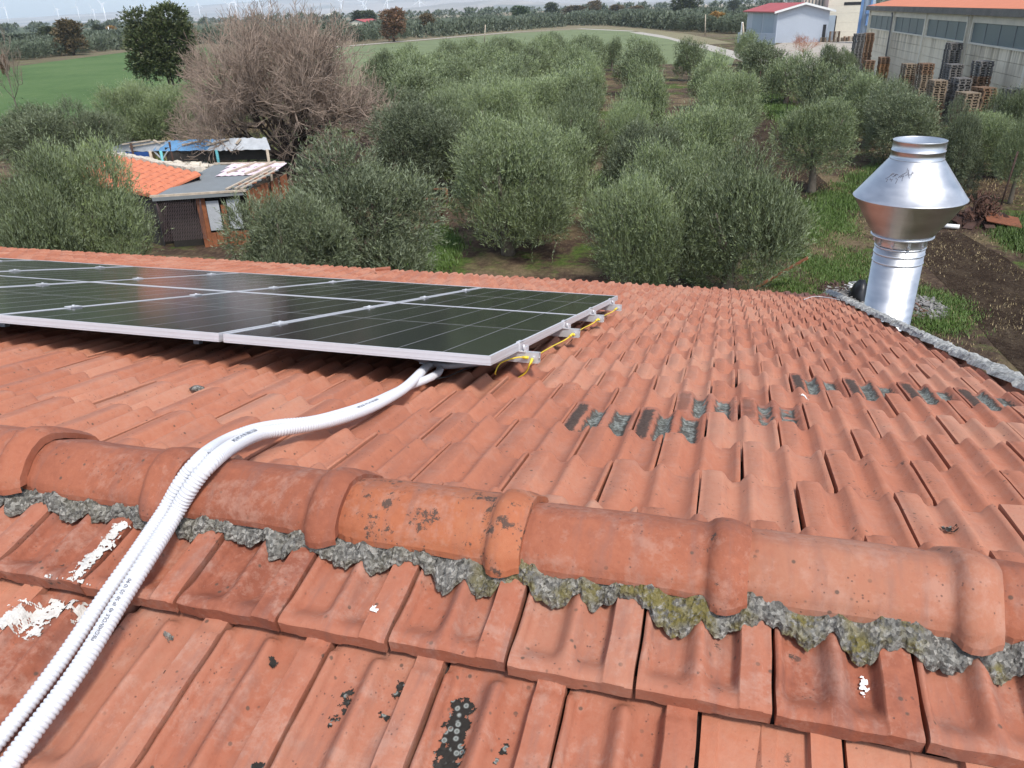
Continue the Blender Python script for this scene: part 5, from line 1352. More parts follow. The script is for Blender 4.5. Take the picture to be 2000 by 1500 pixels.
# poles along the left field, whitish bird-like scrap left out
def pole(bx, by, tx, ty, r, lab, mat='plank', name='utility_pole', cat='pole'):
    G = AT_H(bx, by, 0); T_ = AT_Y(tx, ty, G[1]); mb = MB(); mb.tube([tuple(G), tuple(T_)], [r, r*.7], 8); return tag(mb.build(name, M[mat]), lab, cat)
pole(290, 158, 268, 76, .12, 'leaning wooden pole at the edge of the left green field')
pole(217, 80, 211, 52, .2, 'pale utility pole among the distant olives at the left', 'white')
pole(78, 74, 76, 64, .22, 'short pale pole at the far left beyond the brown tree', 'white')
pole(946, 82, 948, 48, .16, 'thin utility pole at the near edge of the centre green field')
pole(1377, 70, 1378, 28, .13, 'utility pole between the road and the amber tree')
a_ = pole(1446, 86, 1450, 43, .2, 'white pole of the pair beside the grey shed wall', 'white'); b_ = pole(1453, 86, 1451, 44, .2, 'darker leaning pole of the pair beside the grey shed wall', 'plank')
# iron posts with wire along the right aisle
wf = tag(empty('wire_fence', tuple(AT_H(1700, 300, 0))), 'wire fence of thin rusty iron posts between the aisle and the warehouse row', 'fence')
fp = []
for bx, by, tx, ty in ((1478, 186, 1486, 138), (1506, 205, 1511, 150), (1536, 223, 1540, 187), (1610, 268, 1616, 215), (1724, 312, 1726, 280), (1850, 338, 1867, 248), (1946, 430, 1988, 296)):
    G = AT_H(bx, by, 0); T_ = AT_Y(tx, ty, G[1])
    mb = MB(); mb.tube([tuple(G), tuple(T_)], .032, 6); rel(mb.build('post', M['dark_rust']), wf); fp.append((Vector(G), Vector(T_)))
for f in (.45, .9):
    mb = MB(); mb.tube([g_.lerp(t_, f) for g_, t_ in fp], .004, 3); rel(mb.build('wire', M['dark_rust']), wf)

# rusty scrap frames behind the roof edge
fr = tag(empty('feeder_rack', tuple(AT_H(850, 440, 0))), 'rusty iron feeder frame with curved bars among the olives', 'metal frame')
Yf = AT_H(850, 440, 0)[1]
def fpt(x, y, dy=0): return tuple(AT_Y(x, y, Yf+dy))
for P, Q, r in (((815, 389), (876, 388), .05), ((830, 407), (864, 407), .05), ((872, 368), (874, 395), .05), ((853, 388), (855, 430), .05), ((835, 370), (872, 369), .04), ((838, 447), (858, 428), .04), ((858, 428), (876, 390), .035)):
    mb = MB(); mb.tube([fpt(*P), fpt(*Q)], r, 6); rel(mb.build('bar', M['rust']), fr)
for pts in (((853, 390), (836, 404), (822, 414)), ((853, 390), (846, 402), (838, 408), (830, 408)), ((874, 388), (872, 400), (864, 412)), ((855, 408), (850, 420), (842, 430), (830, 432)), ((870, 390), (856, 408), (840, 425)), ((868, 370), (860, 382), (850, 388)), ((835, 372), (826, 380), (818, 388))):
    mb = MB(); mb.tube(bez([fpt(x, y, -.15) for x, y in pts], 5), .018, 5); rel(mb.build('curved_bar', M['net']), fr)
# uprooted stump and rusty plate
G = Vector(AT_H(1905, 438, 0)); st = tag(empty('tree_stump', tuple(G)), 'reddish brown uprooted stump with roots beside the iron post, right of the chimney', 'stump')
M['root'] = wood('reddish root wood', (.13, .065, .045)); M['stumpdark'] = wood('dark stump wood', (.06, .03, .022))
mb = MB(); V, F, th = bare_arrays(5, 1.15, .7, 4, trunk_r=.14, nmain=7, up=.2, twist=.8); rel(link(bpy.data.objects.new('roots', np_mesh('roots_shape', V+np.array([0, 0, 0]), F, M['root']))), empty_ := st).location = (0, 0, .05)
mb = MB()
for i in range(46):
    a = rs_.uniform(0, 6.28); q = rs_.uniform(.1, .75); p = Vector((q*math.cos(a), q*math.sin(a)*.8, rs_.uniform(.05, .55)*(1-q*.6))); s_ = rs_.uniform(.05, .17)
    mb.box(-s_*2, -s_, -s_*.6, s_*2, s_, s_*.6, Matrix.Translation(p) @ Matrix.Rotation(rs_.uniform(0, 6), 4, 'Z') @ Matrix.Rotation(rs_.uniform(-.9, .9), 4, 'Y'))
link(mb.build('root_mass', M['stumpdark']) if False else bpy.data.objects.new('root_mass', mb.mesh('root_mass_shape', M['stumpdark'])), st)
mb = MB(); mb.box(-.6, -.35, 0, .6, .35, .03, Matrix.Translation((G.x+.75, G.y-.25, .25)) @ Matrix.Rotation(.3, 4, 'X') @ Matrix.Rotation(.2, 4, 'Y')); tag(mb.build('rusty_plate', M['rust']), 'rusty metal sheet leaning at the uprooted stump', 'metal sheet')
mb = MB(); p = Vector(AT_H(1885, 425, .3)); mb.tube(bez([p+Vector((.2, 0, 0)), p+Vector((.25, 0, .6)), p+Vector((.6, 0, .75)), p+Vector((.75, 0, .3))], 6), .035, 7); tag(mb.build('bent_bar', M['dark_rust']), 'bent dark iron bar over the stump', 'iron bar')
# white pipe stub behind the chimney
Gp = AT_H(1874, 443, .12); Gq = AT_H(1835, 440, .12); mb = MB(); mb.tube([tuple(Gq), tuple(Gp)], .075, 14); tag(mb.build('plastic_pipe', M['white']), 'short white plastic pipe lying right of the chimney cone', 'pipe')
# burnt rubbish: ash, white scraps, black bag
t_ash = []
def heap(cxp, cyp, rx, ry, n, h, mat, name, sd, lab=None, kind='stuff'):
    r_ = random.Random(sd); G = AT_H(cxp, cyp, 0); mb = MB()
    for i in range(n):
        a = r_.uniform(0, 6.28); q = math.sqrt(r_.random()); p = Vector((G[0]+q*rx*math.cos(a), G[1]+q*ry*math.sin(a), r_.uniform(.0, h)*(1-q))); s_ = r_.uniform(.012, .045)
        mb.box(-s_*3, -s_*.8, -s_*.3, s_*3, s_*.8, s_*.3, Matrix.Translation(p) @ Matrix.Rotation(r_.uniform(0, 6.28), 4, 'Z') @ Matrix.Rotation(r_.uniform(-.6, .6), 4, 'Y'))
    o = mb.build(name, mat); return tag(o, lab, None, None, kind)
heap(1800, 600, .6, .9, 500, .14, M['ash'], 'ash_and_twigs', 1); heap(1655, 578, .6, .8, 420, .12, M['ash'], 'ash_and_twigs', 2); heap(1650, 565, .7, .7, 200, .12, M['stumpdark'], 'charred_twigs', 3)
heap(1790, 605, .55, .8, 120, .14, M['root'], 'charred_twigs', 4)
Gf = Vector(AT_H(1665, 562, .05)); wsx = tag(empty('white_frame', tuple(Gf)), 'broken white frame lying in the ashes left of the chimney', 'broken frame')
for k in range(9):
    a = rs_.uniform(0, 3.14); mb = MB(); L = rs_.uniform(.15, .38); mb.box(-L/2, -.02, 0, L/2, .02, .03, Matrix.Translation((rs_.uniform(-.25, .25), rs_.uniform(-.45, .35), rs_.uniform(0, .12))) @ Matrix.Rotation(a, 4, 'Z') @ Matrix.Rotation(rs_.uniform(-.4, .4), 4, 'Y')); link(bpy.data.objects.new('slat', mb.mesh('slat_shape', M['white'])), wsx)
mb = MB(); r_ = random.Random(6); vs = []; n1, n2 = 12, 7
for j in range(n2):
    for i in range(n1):
        a = 6.28*i/n1; q = math.cos(j/(n2-1)*1.5)*(1+r_.uniform(-.22, .22)); vs.append((.26*q*math.cos(a), .38*q*math.sin(a), .5*math.sin(j/(n2-1)*1.57)*(1+r_.uniform(-.1, .1))))
mb.add(vs, [(j*n1+i, j*n1+(i+1) % n1, (j+1)*n1+(i+1) % n1, (j+1)*n1+i) for j in range(n2-1) for i in range(n1)], True)
bb = mb.build('rubbish_bag', M['black']); bb.location = AT_H(1678, 582, 0); tag(bb, 'crumpled black rubbish bag at the foot of the chimney', 'rubbish bag')
# long stick at the eave left of the chimney and a stray wire on the verge
e0 = AT_Y(1480, 562, Y_EAVE+.15); e1 = AT_Y(1536, 545, Y_EAVE+.5)
mb = MB(); Gs = AT_H(1500, 556, 0); a = Vector(AT_H(1505, 562, 0)); b = Vector(AT_H(1535, 545, .3)); mb.box(-.9, -.09, 0, .9, .09, .05, Matrix.Translation((a+b)/2+Vector((0, 0, .25))) @ (b-a).to_track_quat('X', 'Z').to_matrix().to_4x4()); tag(mb.build('fallen_board', M['ply']), 'reddish brown board lying on the ground just past the eave', 'board')
w_ = [far_pt(1570, 585, .035), far_pt(1590, 579, .05), far_pt(1615, 581, .045), far_pt(1640, 586, .035)]
mb = MB(); mb.tube(bez([tuple(q) for q in w_], 6), .004, 5); tag(mb.build('loose_wire', M['alu']), 'thin pale wire lying on the tiles at the top of the verge', 'wire')
# small stone on the near left tiles
q = on_far(383, 750, .0); mb = MB(); mb.lathe([(0, 0), (.02, .002), (.024, .010), (.012, .020), (0, .022)], 7); so_ = mb.build('small_stone', M['mortar']); so_.location = q; so_.scale = (1.3, .8, .8); tag(so_, 'small mossy stone lying on the tiles between the ridge and the panels', 'stone')
# old broken tile piece far left under the panels: a chip on the far eave
q = far_pt(748, 527, .03); mb = MB(); mb.box(-.10, -.04, 0, .10, .04, .025, Matrix.Rotation(.5, 4, 'Z')); so_ = mb.build('broken_tile', M['cap']); so_.location = q; tag(so_, 'broken tile fragment lying near the far eave', 'tile fragment')

# ------------------------------------------------------------------ warehouse with pallets
t = NT('stained concrete wall'); p = t.pos(); st1 = t.noise(1.0, 5, .7, vec=t.mapped(p, (1.7, 1.7, .10))); st2 = t.noise(.8, 4, .6)
zf = t.ramp(t.math('DIVIDE', t.sep(p)[2], 5.0), [(.30, 0.0), (.84, 1.0)])
stain = t.math('MULTIPLY', t.ramp(st1, [(.45, 0.0), (.62, 1.0)]), zf)
c = t.ramp(st2, [(.3, (.74, .65, .49)), (.7, (.80, .72, .57))]); c = t.mix(t.math('MULTIPLY', stain, .8), c, (.24, .195, .14)); M['conc'] = t.out(c, .9, spec=.1)
M['conc_plain'] = vary('pale concrete', (.70, .65, .54), .9, .15, .8); M['conc_dark'] = vary('dark weathered beam', (.17, .155, .135), .9, .4, .8)
M['win'] = vary('grey green glazing', (.10, .135, .145), .35, .12, .8); M['zinc'] = vary('grey downpipe', (.20, .205, .21), .6, .2, 2)
M['orange_roof'] = vary('orange clay roof far off', (.52, .17, .085), .85, .08, .5)
Wa = Vector(AT_H(1696, 54, 4.3)); Wb = Vector(AT_H(1970, 94, 4.3)); Wa.z = Wb.z = 0
wd = (Wb-Wa).normalized(); wn_ = Vector((wd.y, -wd.x, 0)); 
if wn_.dot(Vector((0, 0, 0))-Wa) < 0: wn_ = -wn_
WHL = (Wb-Wa).length; print('warehouse', Wa, Wb, WHL)
WM = Matrix.Translation(Wa) @ Matrix(((wd.x, -wn_.x, 0, 0), (wd.y, -wn_.y, 0, 0), (0, 0, 1, 0), (0, 0, 0, 1)))   # x along the wall towards the right, y into the building
wh = tag(empty('warehouse', tuple(Wa)), 'stained concrete warehouse with a band of dark windows and an orange roof, top right', 'warehouse')
def wbld(mb, name, mat, par=None):
    o = mb.build(name, M[mat]); o.parent = par or wh; o.matrix_parent_inverse = Matrix.Translation(-Wa); o.matrix_basis = WM; return o
LW = WHL*1.75; he = 6.1
# window pixel spans along the wall
def along(px, py, z):
    P = Vector(AT_H(px, py, z)); 
    v = RAY(px, py); A2 = np.array([[wd.x, -v[0]], [wd.y, -v[1]]]); s_ = np.linalg.solve(A2, -np.array([Wa.x, Wa.y])); return s_[0]
spans = [(1697, 1739, 54), (1749, 1802, 64), (1812, 1878, 76), (1889, 1972, 92)]
ws = [(along(a, y-2, 4.3), along(b, y+3, 4.3)) for a, b, y in spans]; print('windows', ws)
pitch = (ws[-1][0]-ws[0][0])/3
ws = [(i*pitch+.45, (i+1)*pitch-.45) for i in range(7)]
# courses of concrete planks as geometry
for i in range(7):
    x0, x1 = i*pitch+.02, (i+1)*pitch-.02
    zs = [0, .7, 1.4, 2.1, 2.8, 3.5, 4.25]
    for a, b in zip(zs[:-1], zs[1:]): mb = MB(); mb.box(x0, .0, a+.012, x1, .18, b-.012); wbld(mb, 'concrete_plank', 'conc')
    mb = MB(); mb.box(x0, 0, 5.6, x1, .18, he-.02); wbld(mb, 'concrete_plank', 'conc_plain')
    for a, b in ((x0, ws[i][0]), (ws[i][1], x1)): mb = MB(); mb.box(a, .001, 4.25, b, .18, 5.6); wbld(mb, 'wall_pier', 'conc_plain')
    w0, w1 = ws[i]
    mb = MB(); mb.box(w0, .10, 4.32, w1, .14, 5.58); wo_ = wbld(mb, 'window', 'win')
    for q in range(1, 4):
        xx = w0+(w1-w0)*q/4; mb = MB(); mb.box(xx-.025, .07, 4.32, xx+.025, .10, 5.58); wbld(mb, 'window_bar', 'zinc')
    mb = MB(); mb.box(w0-.05, -.10, 4.22, w1+.05, .15, 4.32); wbld(mb, 'window_sill', 'conc_plain')
    mb = MB(); mb.box((i+1)*pitch-.16, -.12, 0, (i+1)*pitch+.16, -.001, he-.02); wbld(mb, 'pilaster', 'conc_plain')
    if i % 2 == 0: mb = MB(); mb.tube([((i+1)*pitch+.0, -.22, .02), ((i+1)*pitch, -.22, he-.5), ((i+1)*pitch, -.30, he-.1)], .07, 8); wbld(mb, 'downpipe', 'conc_plain' if i else 'zinc')
mb = MB(); mb.box(-.16, -.12, 0, .16, .4, he); wbld(mb, 'pilaster', 'conc_plain')
mb = MB(); mb.box(-.8, -.45, he, 7*pitch, .1, he+.16); mb.box(-.8, -.42, he+.16, 7*pitch, -.30, he+.42); wbld(mb, 'gutter_beam', 'conc_dark')
mb = MB(); mb.add([(-.8, -.30, he+.45), (7*pitch, -.30, he+.45), (7*pitch, 11, he+2.7), (-.8, 11, he+2.7), (-.8, 22, he+.45), (7*pitch, 22, he+.45)], [(0, 1, 2, 3), (3, 2, 5, 4)]); wbld(mb, 'roof', 'orange_roof')
mb = MB(); mb.box(0, .18, 0, .2, 22, he); mb.add([(0, .2, he), (0, 22, he), (0, 11, he+2.6)], [(0, 1, 2)]); mb.box(.2, 21.8, 0, 7*pitch, 22, he); wbld(mb, 'end_wall', 'conc_plain')

def pallet_mesh(L, W, mat, n=6):
    mb = MB()
    for i in range(n): y = i*(W-.10)/(n-1); mb.box(0, y, .122, L, y+.10, .144)
    for x in (0, (L-.145)/2, L-.145):
        mb.box(x, 0, .100, x+.145, W, .122)
        for y in (0, (W-.1)/2, W-.1): mb.box(x, y, .022, x+.145, y+.10, .100)
    for y in (0, (W-.1)/2, W-.1): mb.box(0, y, 0, L, y+.10, .022)
    return mb.mesh('pallet_shape', mat)
PAL = {k: pallet_mesh(1.2, .8, wood('pallet wood '+k, c)) for k, c in {'grey': (.155, .145, .135), 'brown': (.20, .12, .07), 'pale': (.25, .19, .13), 'orange': (.34, .17, .07)}.items()}
def stack(s_, off, n, kinds, rot, lab, grp, jit=.02, lean=0.0, M0=None):
    M0 = M0 or WM
    for k in range(n):
        kd = kinds[k*len(kinds)//n]; me = PAL[kd]; o = bpy.data.objects.new('wooden_pallet', me); COL.objects.link(o)
        R = Matrix.Translation((s_+rs_.gauss(0, jit)+lean*k, -off+rs_.gauss(0, jit), k*.146)) @ Matrix.Rotation(rot+rs_.gauss(0, .02), 4, 'Z') @ Matrix.Translation((-.6, -.4, 0))
        o.matrix_world = M0 @ R; tag(o, lab, 'pallet', grp)
def S(px, py, z): return along(px, py, z)
def hgt(px, py, s_, off):
    """height at which the ray through a pixel passes a point s_ along the wall and off in front"""
    P = WM @ Vector((s_, -off, 0)); v = RAY(px, py); return CAM_Z+v[2]*(math.hypot(P.x, P.y)/math.hypot(v[0], v[1]))
def s_at(px, py, off):
    v = RAY(px, py); o_ = Wa+wn_*off; A2 = np.array([[wd.x, -v[0]], [wd.y, -v[1]]]); return np.linalg.solve(A2, -np.array([o_.x, o_.y]))[0]
ST = [ # top pixel x,y ; offset from wall ; kinds ; label
 (1678, 64, 3.4, ['grey', 'grey', 'grey'], .1, 'grey wooden pallet in the tallest, leftmost stack beside the warehouse corner', 'pallets of the tallest left stack'),
 (1697, 63, 2.3, ['grey', 'brown', 'brown'], 0, 'brown wooden pallet in the tall stack against the first warehouse window', 'pallets of the tall brown stack'),
 (1697, 117, 3.4, ['grey', 'brown'], 0, 'wooden pallet in the half-height stack before the tall brown one', 'pallets of the half-height left stack'),
 (1727, 110, 2.2, ['brown', 'orange', 'orange', 'brown'], 0, 'orange brown pallet in the separate slim stack under the second window', 'pallets of the slim orange stack'),
 (1775, 124, 2.6, ['brown', 'brown', 'pale'], .12, 'pallet in the short stack with pale ends left of the heap', 'pallets of the short pale ended stack'),
 (1808, 124, 3.0, ['brown', 'pale', 'pale', 'brown'], .1, 'pallet in the pale slatted stack in front of the dark tall one', 'pallets of the pale slatted stack'),
 (1863, 82, 1.4, ['grey', 'grey', 'grey'], .05, 'grey pallet in the highest middle stack under the third window', 'pallets of the highest middle stack'),
 (1862, 126, 2.7, ['grey', 'grey'], .05, 'grey pallet in the broad stack before the highest middle one', 'pallets of the broad middle stack'),
 (1831, 156, 4.2, ['brown', 'pale'], .1, 'brown pallet of the low stack in front of the heap', 'pallets of the low front stack'),
 (1920, 118, 1.6, ['grey', 'brown', 'brown', 'grey'], .15, 'pallet of the leaning stack under the fourth window', 'pallets of the leaning right stack'),
 (1878, 152, 3.0, ['grey', 'grey'], .1, 'grey pallet of the narrow stack left of the leaning one', 'pallets of the narrow grey stack'),
 (1922, 168, 3.0, ['grey', 'brown'], .3, 'pallet of the low grey topped stack before the leaning one', 'pallets of the low grey topped stack'),
 (1890, 178, 4.6, ['brown', 'brown', 'pale'], .2, 'pallet of the crooked brown stack nearest the olives', 'pallets of the crooked brown stack'),
 (1978, 175, 1.8, ['grey', 'grey'], .1, 'pallet of the dark low stack at the right picture edge', 'pallets of the right edge stack')]
for px_, py_, off, kinds, rot, lab, grp in ST:
    s_ = s_at(px_, py_+8, off); h = hgt(px_, py_, s_, off); n = max(3, min(30, int(round(h/.146)))); stack(s_, off, n, kinds, rot+math.pi/2*0, lab, grp, lean=.0)
    print(lab[:40], round(s_, 1), round(h, 2), n)
# cage crate with pallets, white topped
G = Vector(AT_H(1614, 134, 0)); GM = Matrix.Translation(G)
cr = tag(empty('lattice_crate', tuple(G)), 'white slatted crate standing on dark pallets before the cream hall', 'crate')
hC = AT_Y(1616, 98, G.y)[2]; wC = r_from_px(G, 12, 1)
for i in range(9):
    for yy in (-.55, .55): mb = MB(); x = -wC+2*wC*i/8; mb.box(x-.05, yy-.02, hC*.55, x+.05, yy+.02, hC); link(bpy.data.objects.new('slat', mb.mesh('slat_shape', M['white'])), cr)
mb = MB(); mb.box(-wC, -.52, hC*.56, wC, .52, hC*.97); link(bpy.data.objects.new('liner', mb.mesh('liner_shape', M['white_tarp'])), cr)
for k in range(int(hC*.55/.146)):
    o = bpy.data.objects.new('wooden_pallet', PAL['grey']); COL.objects.link(o); o.matrix_world = Matrix.Translation(G+Vector((-.6*wC, -.4, k*.146))) @ Matrix.Scale(wC*1.3, 4, Vector((1, 0, 0))); tag(o, 'dark pallet under the white slatted crate', 'pallet', 'pallets under the white crate')

# ------------------------------------------------------------------ grey gabled shed, cream hall and blue silo at the top right
M['grey_sheet'] = vary('grey blue sheet cladding', (.42, .46, .52), .6, .05, .3); M['grey_door'] = vary('blue grey sliding door', (.30, .36, .42), .6, .08, .5)
M['red_roof'] = vary('dark red metal roof', (.36, .055, .05), .6, .12, .3); M['cream'] = vary('cream block wall', (.60, .56, .46), .9, .1, .3); M['blue_metal'] = vary('blue painted steel', (.10, .19, .36), .55, .12, .6)
FLp = Vector(AT_H(1513, 84, 0)); D_ = FLp.y
Pr = Vector(AT_Y(1613, 84, D_)); Pr.z = 0
gd = (Pr-FLp); GW = gd.length; gdu = Vector((1, 0, 0)); back = Vector((-.235, 1, 0)).normalized(); he2 = AT_Y(1518, 22, D_)[2]; ha2 = AT_Y(1566, 7, D_)[2]
sh = tag(empty('gabled_shed', tuple(FLp)), 'grey clad gabled shed with a dark red roof beside the road', 'shed')
def sp(x, d, z): v = gdu*x+back*d; return (v.x, v.y, z)
def shb(mb, name, mat): return link(bpy.data.objects.new(name, mb.mesh(name+'_shape', M[mat])), sh)
DL = 24
mb = MB(); mb.add([sp(0, 0, 0), sp(GW, 0, 0), sp(GW, 0, he2), sp(GW/2, 0, ha2), sp(0, 0, he2), sp(0, DL, 0), sp(GW, DL, 0), sp(GW, DL, he2), sp(GW/2, DL, ha2), sp(0, DL, he2)], [(0, 1, 2, 3, 4), (5, 0, 4, 9), (1, 6, 7, 2), (6, 5, 9, 8, 7)]); shb(mb, 'wall', 'grey_sheet')
for k in range(1, 22):
    x = GW*k/22; zt_ = he2+(ha2-he2)*(1-abs(2*x/GW-1)); mb = MB(); mb.box(x-.02, -.03, .05, x+.02, -.002, zt_-.05); shb(mb, 'cladding_rib', 'grey_sheet')
for k in range(2):
    mb = MB(); mb.add([sp(-.04, 2+9*k, .05), sp(-.04, 10+9*k, .05), sp(-.04, 10+9*k, he2-.4), sp(-.04, 2+9*k, he2-.4)], [(1, 0, 3, 2)]); shb(mb, 'sliding_door', 'grey_door')
mb = MB(); o_ = .8; 
for sx in (0, 1):
    a, b = (GW/2, ha2), ((-o_ if sx == 0 else GW+o_), he2-.25)
    mb.add([sp(a[0], -o_, a[1]+.2), sp(b[0], -o_, b[1]+.2), sp(b[0], DL+1, b[1]+.2), sp(a[0], DL+1, a[1]+.2), sp(a[0], -o_, a[1]), sp(b[0], -o_, b[1]), sp(b[0], DL+1, b[1]), sp(a[0], DL+1, a[1])], [(0, 1, 2, 3), (7, 6, 5, 4), (0, 4, 5, 1), (1, 5, 6, 2)])
shb(mb, 'roof', 'red_roof')
mb = MB()
for sx in (0, 1):
    b = ((-o_ if sx == 0 else GW+o_), he2-.25); mb.add([sp(GW/2, -o_-.05, ha2+.22), sp(b[0], -o_-.05, b[1]+.22), sp(b[0], -o_-.05, b[1]-.15), sp(GW/2, -o_-.05, ha2-.15)], [(0, 1, 2, 3)])
shb(mb, 'white_verge', 'white')
mb = MB(); dx0 = GW*.80; mb.box(GW*.905, -.06, 0, GW*.965, -.01, 3.0); shb(mb, 'doorway', 'black')
# corrugated yard wall left of the shed
yw = tag(empty('yard_wall', tuple(FLp)), 'low grey corrugated wall left of the grey gabled shed', 'wall')
a = Vector(AT_H(1440, 84, 0)); b = Vector(AT_H(1514, 88, 0))
for k in range(30):
    p, q = a.lerp(b, k/30), a.lerp(b, (k+.85)/30); mb = MB(); mb.box(0, -.05, 0, (q-p).length, .05, 1.9, Matrix.Translation(p-FLp) @ Matrix.Rotation(math.atan2((q-p).y, (q-p).x), 4, 'Z')); link(bpy.data.objects.new('wall_sheet', mb.mesh('wall_sheet_shape', M['grey_sheet'])), yw)
# cream hall behind, with an upper row of windows
D2 = D_*1.04
ca0, ca1 = AT_Y(1612, 78, D2), AT_Y(1676, 80, D2); ht = AT_Y(1640, -14, D2)[2]
hall = tag(empty('cream_hall', (ca0[0], D2, 0)), 'cream block hall with a dark slot window between the grey shed and the blue silo', 'building')
CW = ca1[0]-ca0[0]
def hb(x0, y0, z0, x1, y1, z1, name, mat): mb = MB(); mb.box(x0, y0, z0, x1, y1, z1); return link(bpy.data.objects.new(name, mb.mesh(name+'_shape', M[mat])), hall)
mpx = PIX(np.array([ca0[0], D2, 4]))[2]/FPX
hb(-.3, 0, 0, CW, 14, ht+2, 'wall', 'cream')
for z in (1.6, 3.2, 4.8, 6.2): hb(-.28, -.03, z, CW, -.004, z+.05, 'course_ledge', 'conc_plain')
zt1 = AT_Y(1655, 4, D2)[2]; zt0 = AT_Y(1655, 10, D2)[2]; hb(CW*.42, -.05, zt0, CW*.94, -.006, zt1, 'slot_window', 'black')
zd = AT_Y(1620, 30, D2)[2]; hb(CW*.02, -.06, 0, CW*.22, -.01, zd, 'door', 'grey_door'); hb(CW*.22, -.055, .1, CW*.255, -.012, zd-.1, 'door_gap', 'black')
# rear wing with the window row
x2 = AT_Y(1570, 5, D2+10)[0]-ca0[0]; z2a = AT_Y(1600, 12, D2+10)[2]; z2 = AT_Y(1600, -12, D2+10)[2]
hb(x2, 10, 0, -.35, 20, z2+2, 'rear_wing', 'cream')
for k in range(6): w_ = (-.35-x2)/6; hb(x2+w_*k+.25, 9.93, z2a-.3, x2+w_*(k+1)-.15, 9.98, z2+.2, 'window', 'win')
# blue silo and hopper
sx0 = AT_Y(1686, 80, D2*.93)
sl_ = tag(empty('blue_silo', (sx0[0], D2*.93, 0)), 'blue steel silo column between the cream hall and the warehouse', 'silo')
rS = 12*PIX(np.array([sx0[0], D2*.93, 4]))[2]/FPX
mb = MB(); mb.lathe([(rS, 0), (rS, 14), (rS*.9, 14.5), (0, 15)], 24); link(bpy.data.objects.new('column', mb.mesh('column_shape', M['grey_door'])), sl_)
mb = MB(); mb.box(-rS*1.3, -rS*1.2, 0, -rS*.9, -rS*.9, 8); mb.box(rS*.1, -rS*1.4, 0, rS*.4, -rS*1.1, 9); link(bpy.data.objects.new('frame_leg', mb.mesh('frame_leg_shape', M['blue_metal'])), sl_)
zh = AT_Y(1688, 30, D2*.93)[2]; mb = MB(); mb.box(-rS*.3, -rS*2.2, zh-1.6, rS*.9, -rS*1.3, zh+.3); mb.box(-rS*.5, -rS*2.4, zh+.3, rS*1.0, -rS*1.2, zh+.8); link(bpy.data.objects.new('hopper', mb.mesh('hopper_shape', M['blue_metal'])), sl_)
# pallets stacked before the hall
for (px_, py_, n, kd, lab) in ((1629, 82, 9, 'brown', 'tall small stack of brown pallets at the door of the cream hall'), (1612, 82, 4, 'pale', 'low stack of pale pallets left of the hall door'), (1645, 80, 3, 'pale', 'flat pale pallets before the cream hall wall'), (1658, 80, 4, 'brown', 'brown pallets at the right end of the cream hall'), (1468, 62, 5, 'brown', 'brown pallets behind the corrugated yard wall')):
    G = Vector(AT_H(px_, py_, 0))
    for k in range(n):
        o = bpy.data.objects.new('wooden_pallet', PAL[kd]); COL.objects.link(o); o.matrix_world = Matrix.Translation(G+Vector((-1, -.7, k*.2))) @ Matrix.Scale(1.5, 4); tag(o, lab.replace('stack of', 'pallet stack:') if False else 'pallet in the '+lab, 'pallet', lab)
# farmhouse with a red roof in the distance
Gh = Vector(AT_H(673, 58, 0)); Hr = Vector(AT_Y(729, 58, Gh.y)); wF = Hr.x-Gh.x; hh_ = AT_Y(673, 46, Gh.y)[2]; ha_ = AT_Y(690, 40, Gh.y)[2]
fh = tag(empty('farmhouse', tuple(Gh)), 'small white farmhouse with a red gable roof in the distance, centre left', 'house')
def fhb(mb, n_, m_): return link(bpy.data.objects.new(n_, mb.mesh(n_+'_shape', M[m_])), fh)
mb = MB(); dF = 20; xr = wF*.42
mb.add([(0, 0, -1), (wF, 0, -1), (wF, 0, hh_-.8), (xr, 0, ha_), (0, 0, hh_), (0, dF, -1), (wF, dF, -1), (wF, dF, hh_-.8), (xr, dF, ha_), (0, dF, hh_)], [(0, 1, 2, 3, 4), (5, 0, 4, 9), (1, 6, 7, 2)]); fhb(mb, 'wall', 'cream')
mb = MB(); mb.add([(-1.0, -.6, hh_-.1), (xr, -.6, ha_+.5), (xr, dF, ha_+.5), (-4.5, dF, hh_-.1)], [(3, 2, 1, 0)]); mb.add([(xr, -.6, ha_+.5), (wF+.8, -.6, hh_-.9), (wF+.8, dF, hh_-.9), (xr, dF, ha_+.5)], [(3, 2, 1, 0)]); fhb(mb, 'roof', 'red_roof')
for a, b in ((.10, .24), (.30, .52), (.70, .76)):
    mb = MB(); mb.box(wF*a, -.2, hh_*.35, wF*b, -.05, hh_*.62); fhb(mb, 'window', 'win')
# tiny pale farm buildings on the plain
for k, (x, y, w_, h_, lab) in enumerate([(732, 30, 16, 5, 'pale building behind the farmhouse trees'), (865, 33, 18, 3, 'low pale farm building on the plain, centre'), (62, 50, 14, 4, 'low pale building at the far left under the turbines'), (635, 33, 16, 6, 'pale building just left of the farmhouse'), (1010, 24, 16, 3, 'pale farm roof on the plain near the pine')]):
    G = Vector(AT_H(x, y, 0)); s_ = PIX(np.array(G))[2]/FPX; mb = MB(); W_ = w_*s_; H_ = h_*s_; mb.add([(0, 0, -1), (W_, 0, -1), (W_, 0, H_*.7), (W_/2, 0, H_), (0, 0, H_*.7), (0, W_, -1), (W_, W_, -1), (W_, W_, H_*.7), (W_/2, W_, H_), (0, W_, H_*.7)], [(0, 1, 2, 3, 4), (1, 6, 7, 2), (5, 0, 4, 9), (2, 7, 8, 3), (3, 8, 9, 4)])
    o = mb.build('farm_building', M['cream']); o.location = G; tag(o, lab, 'building')

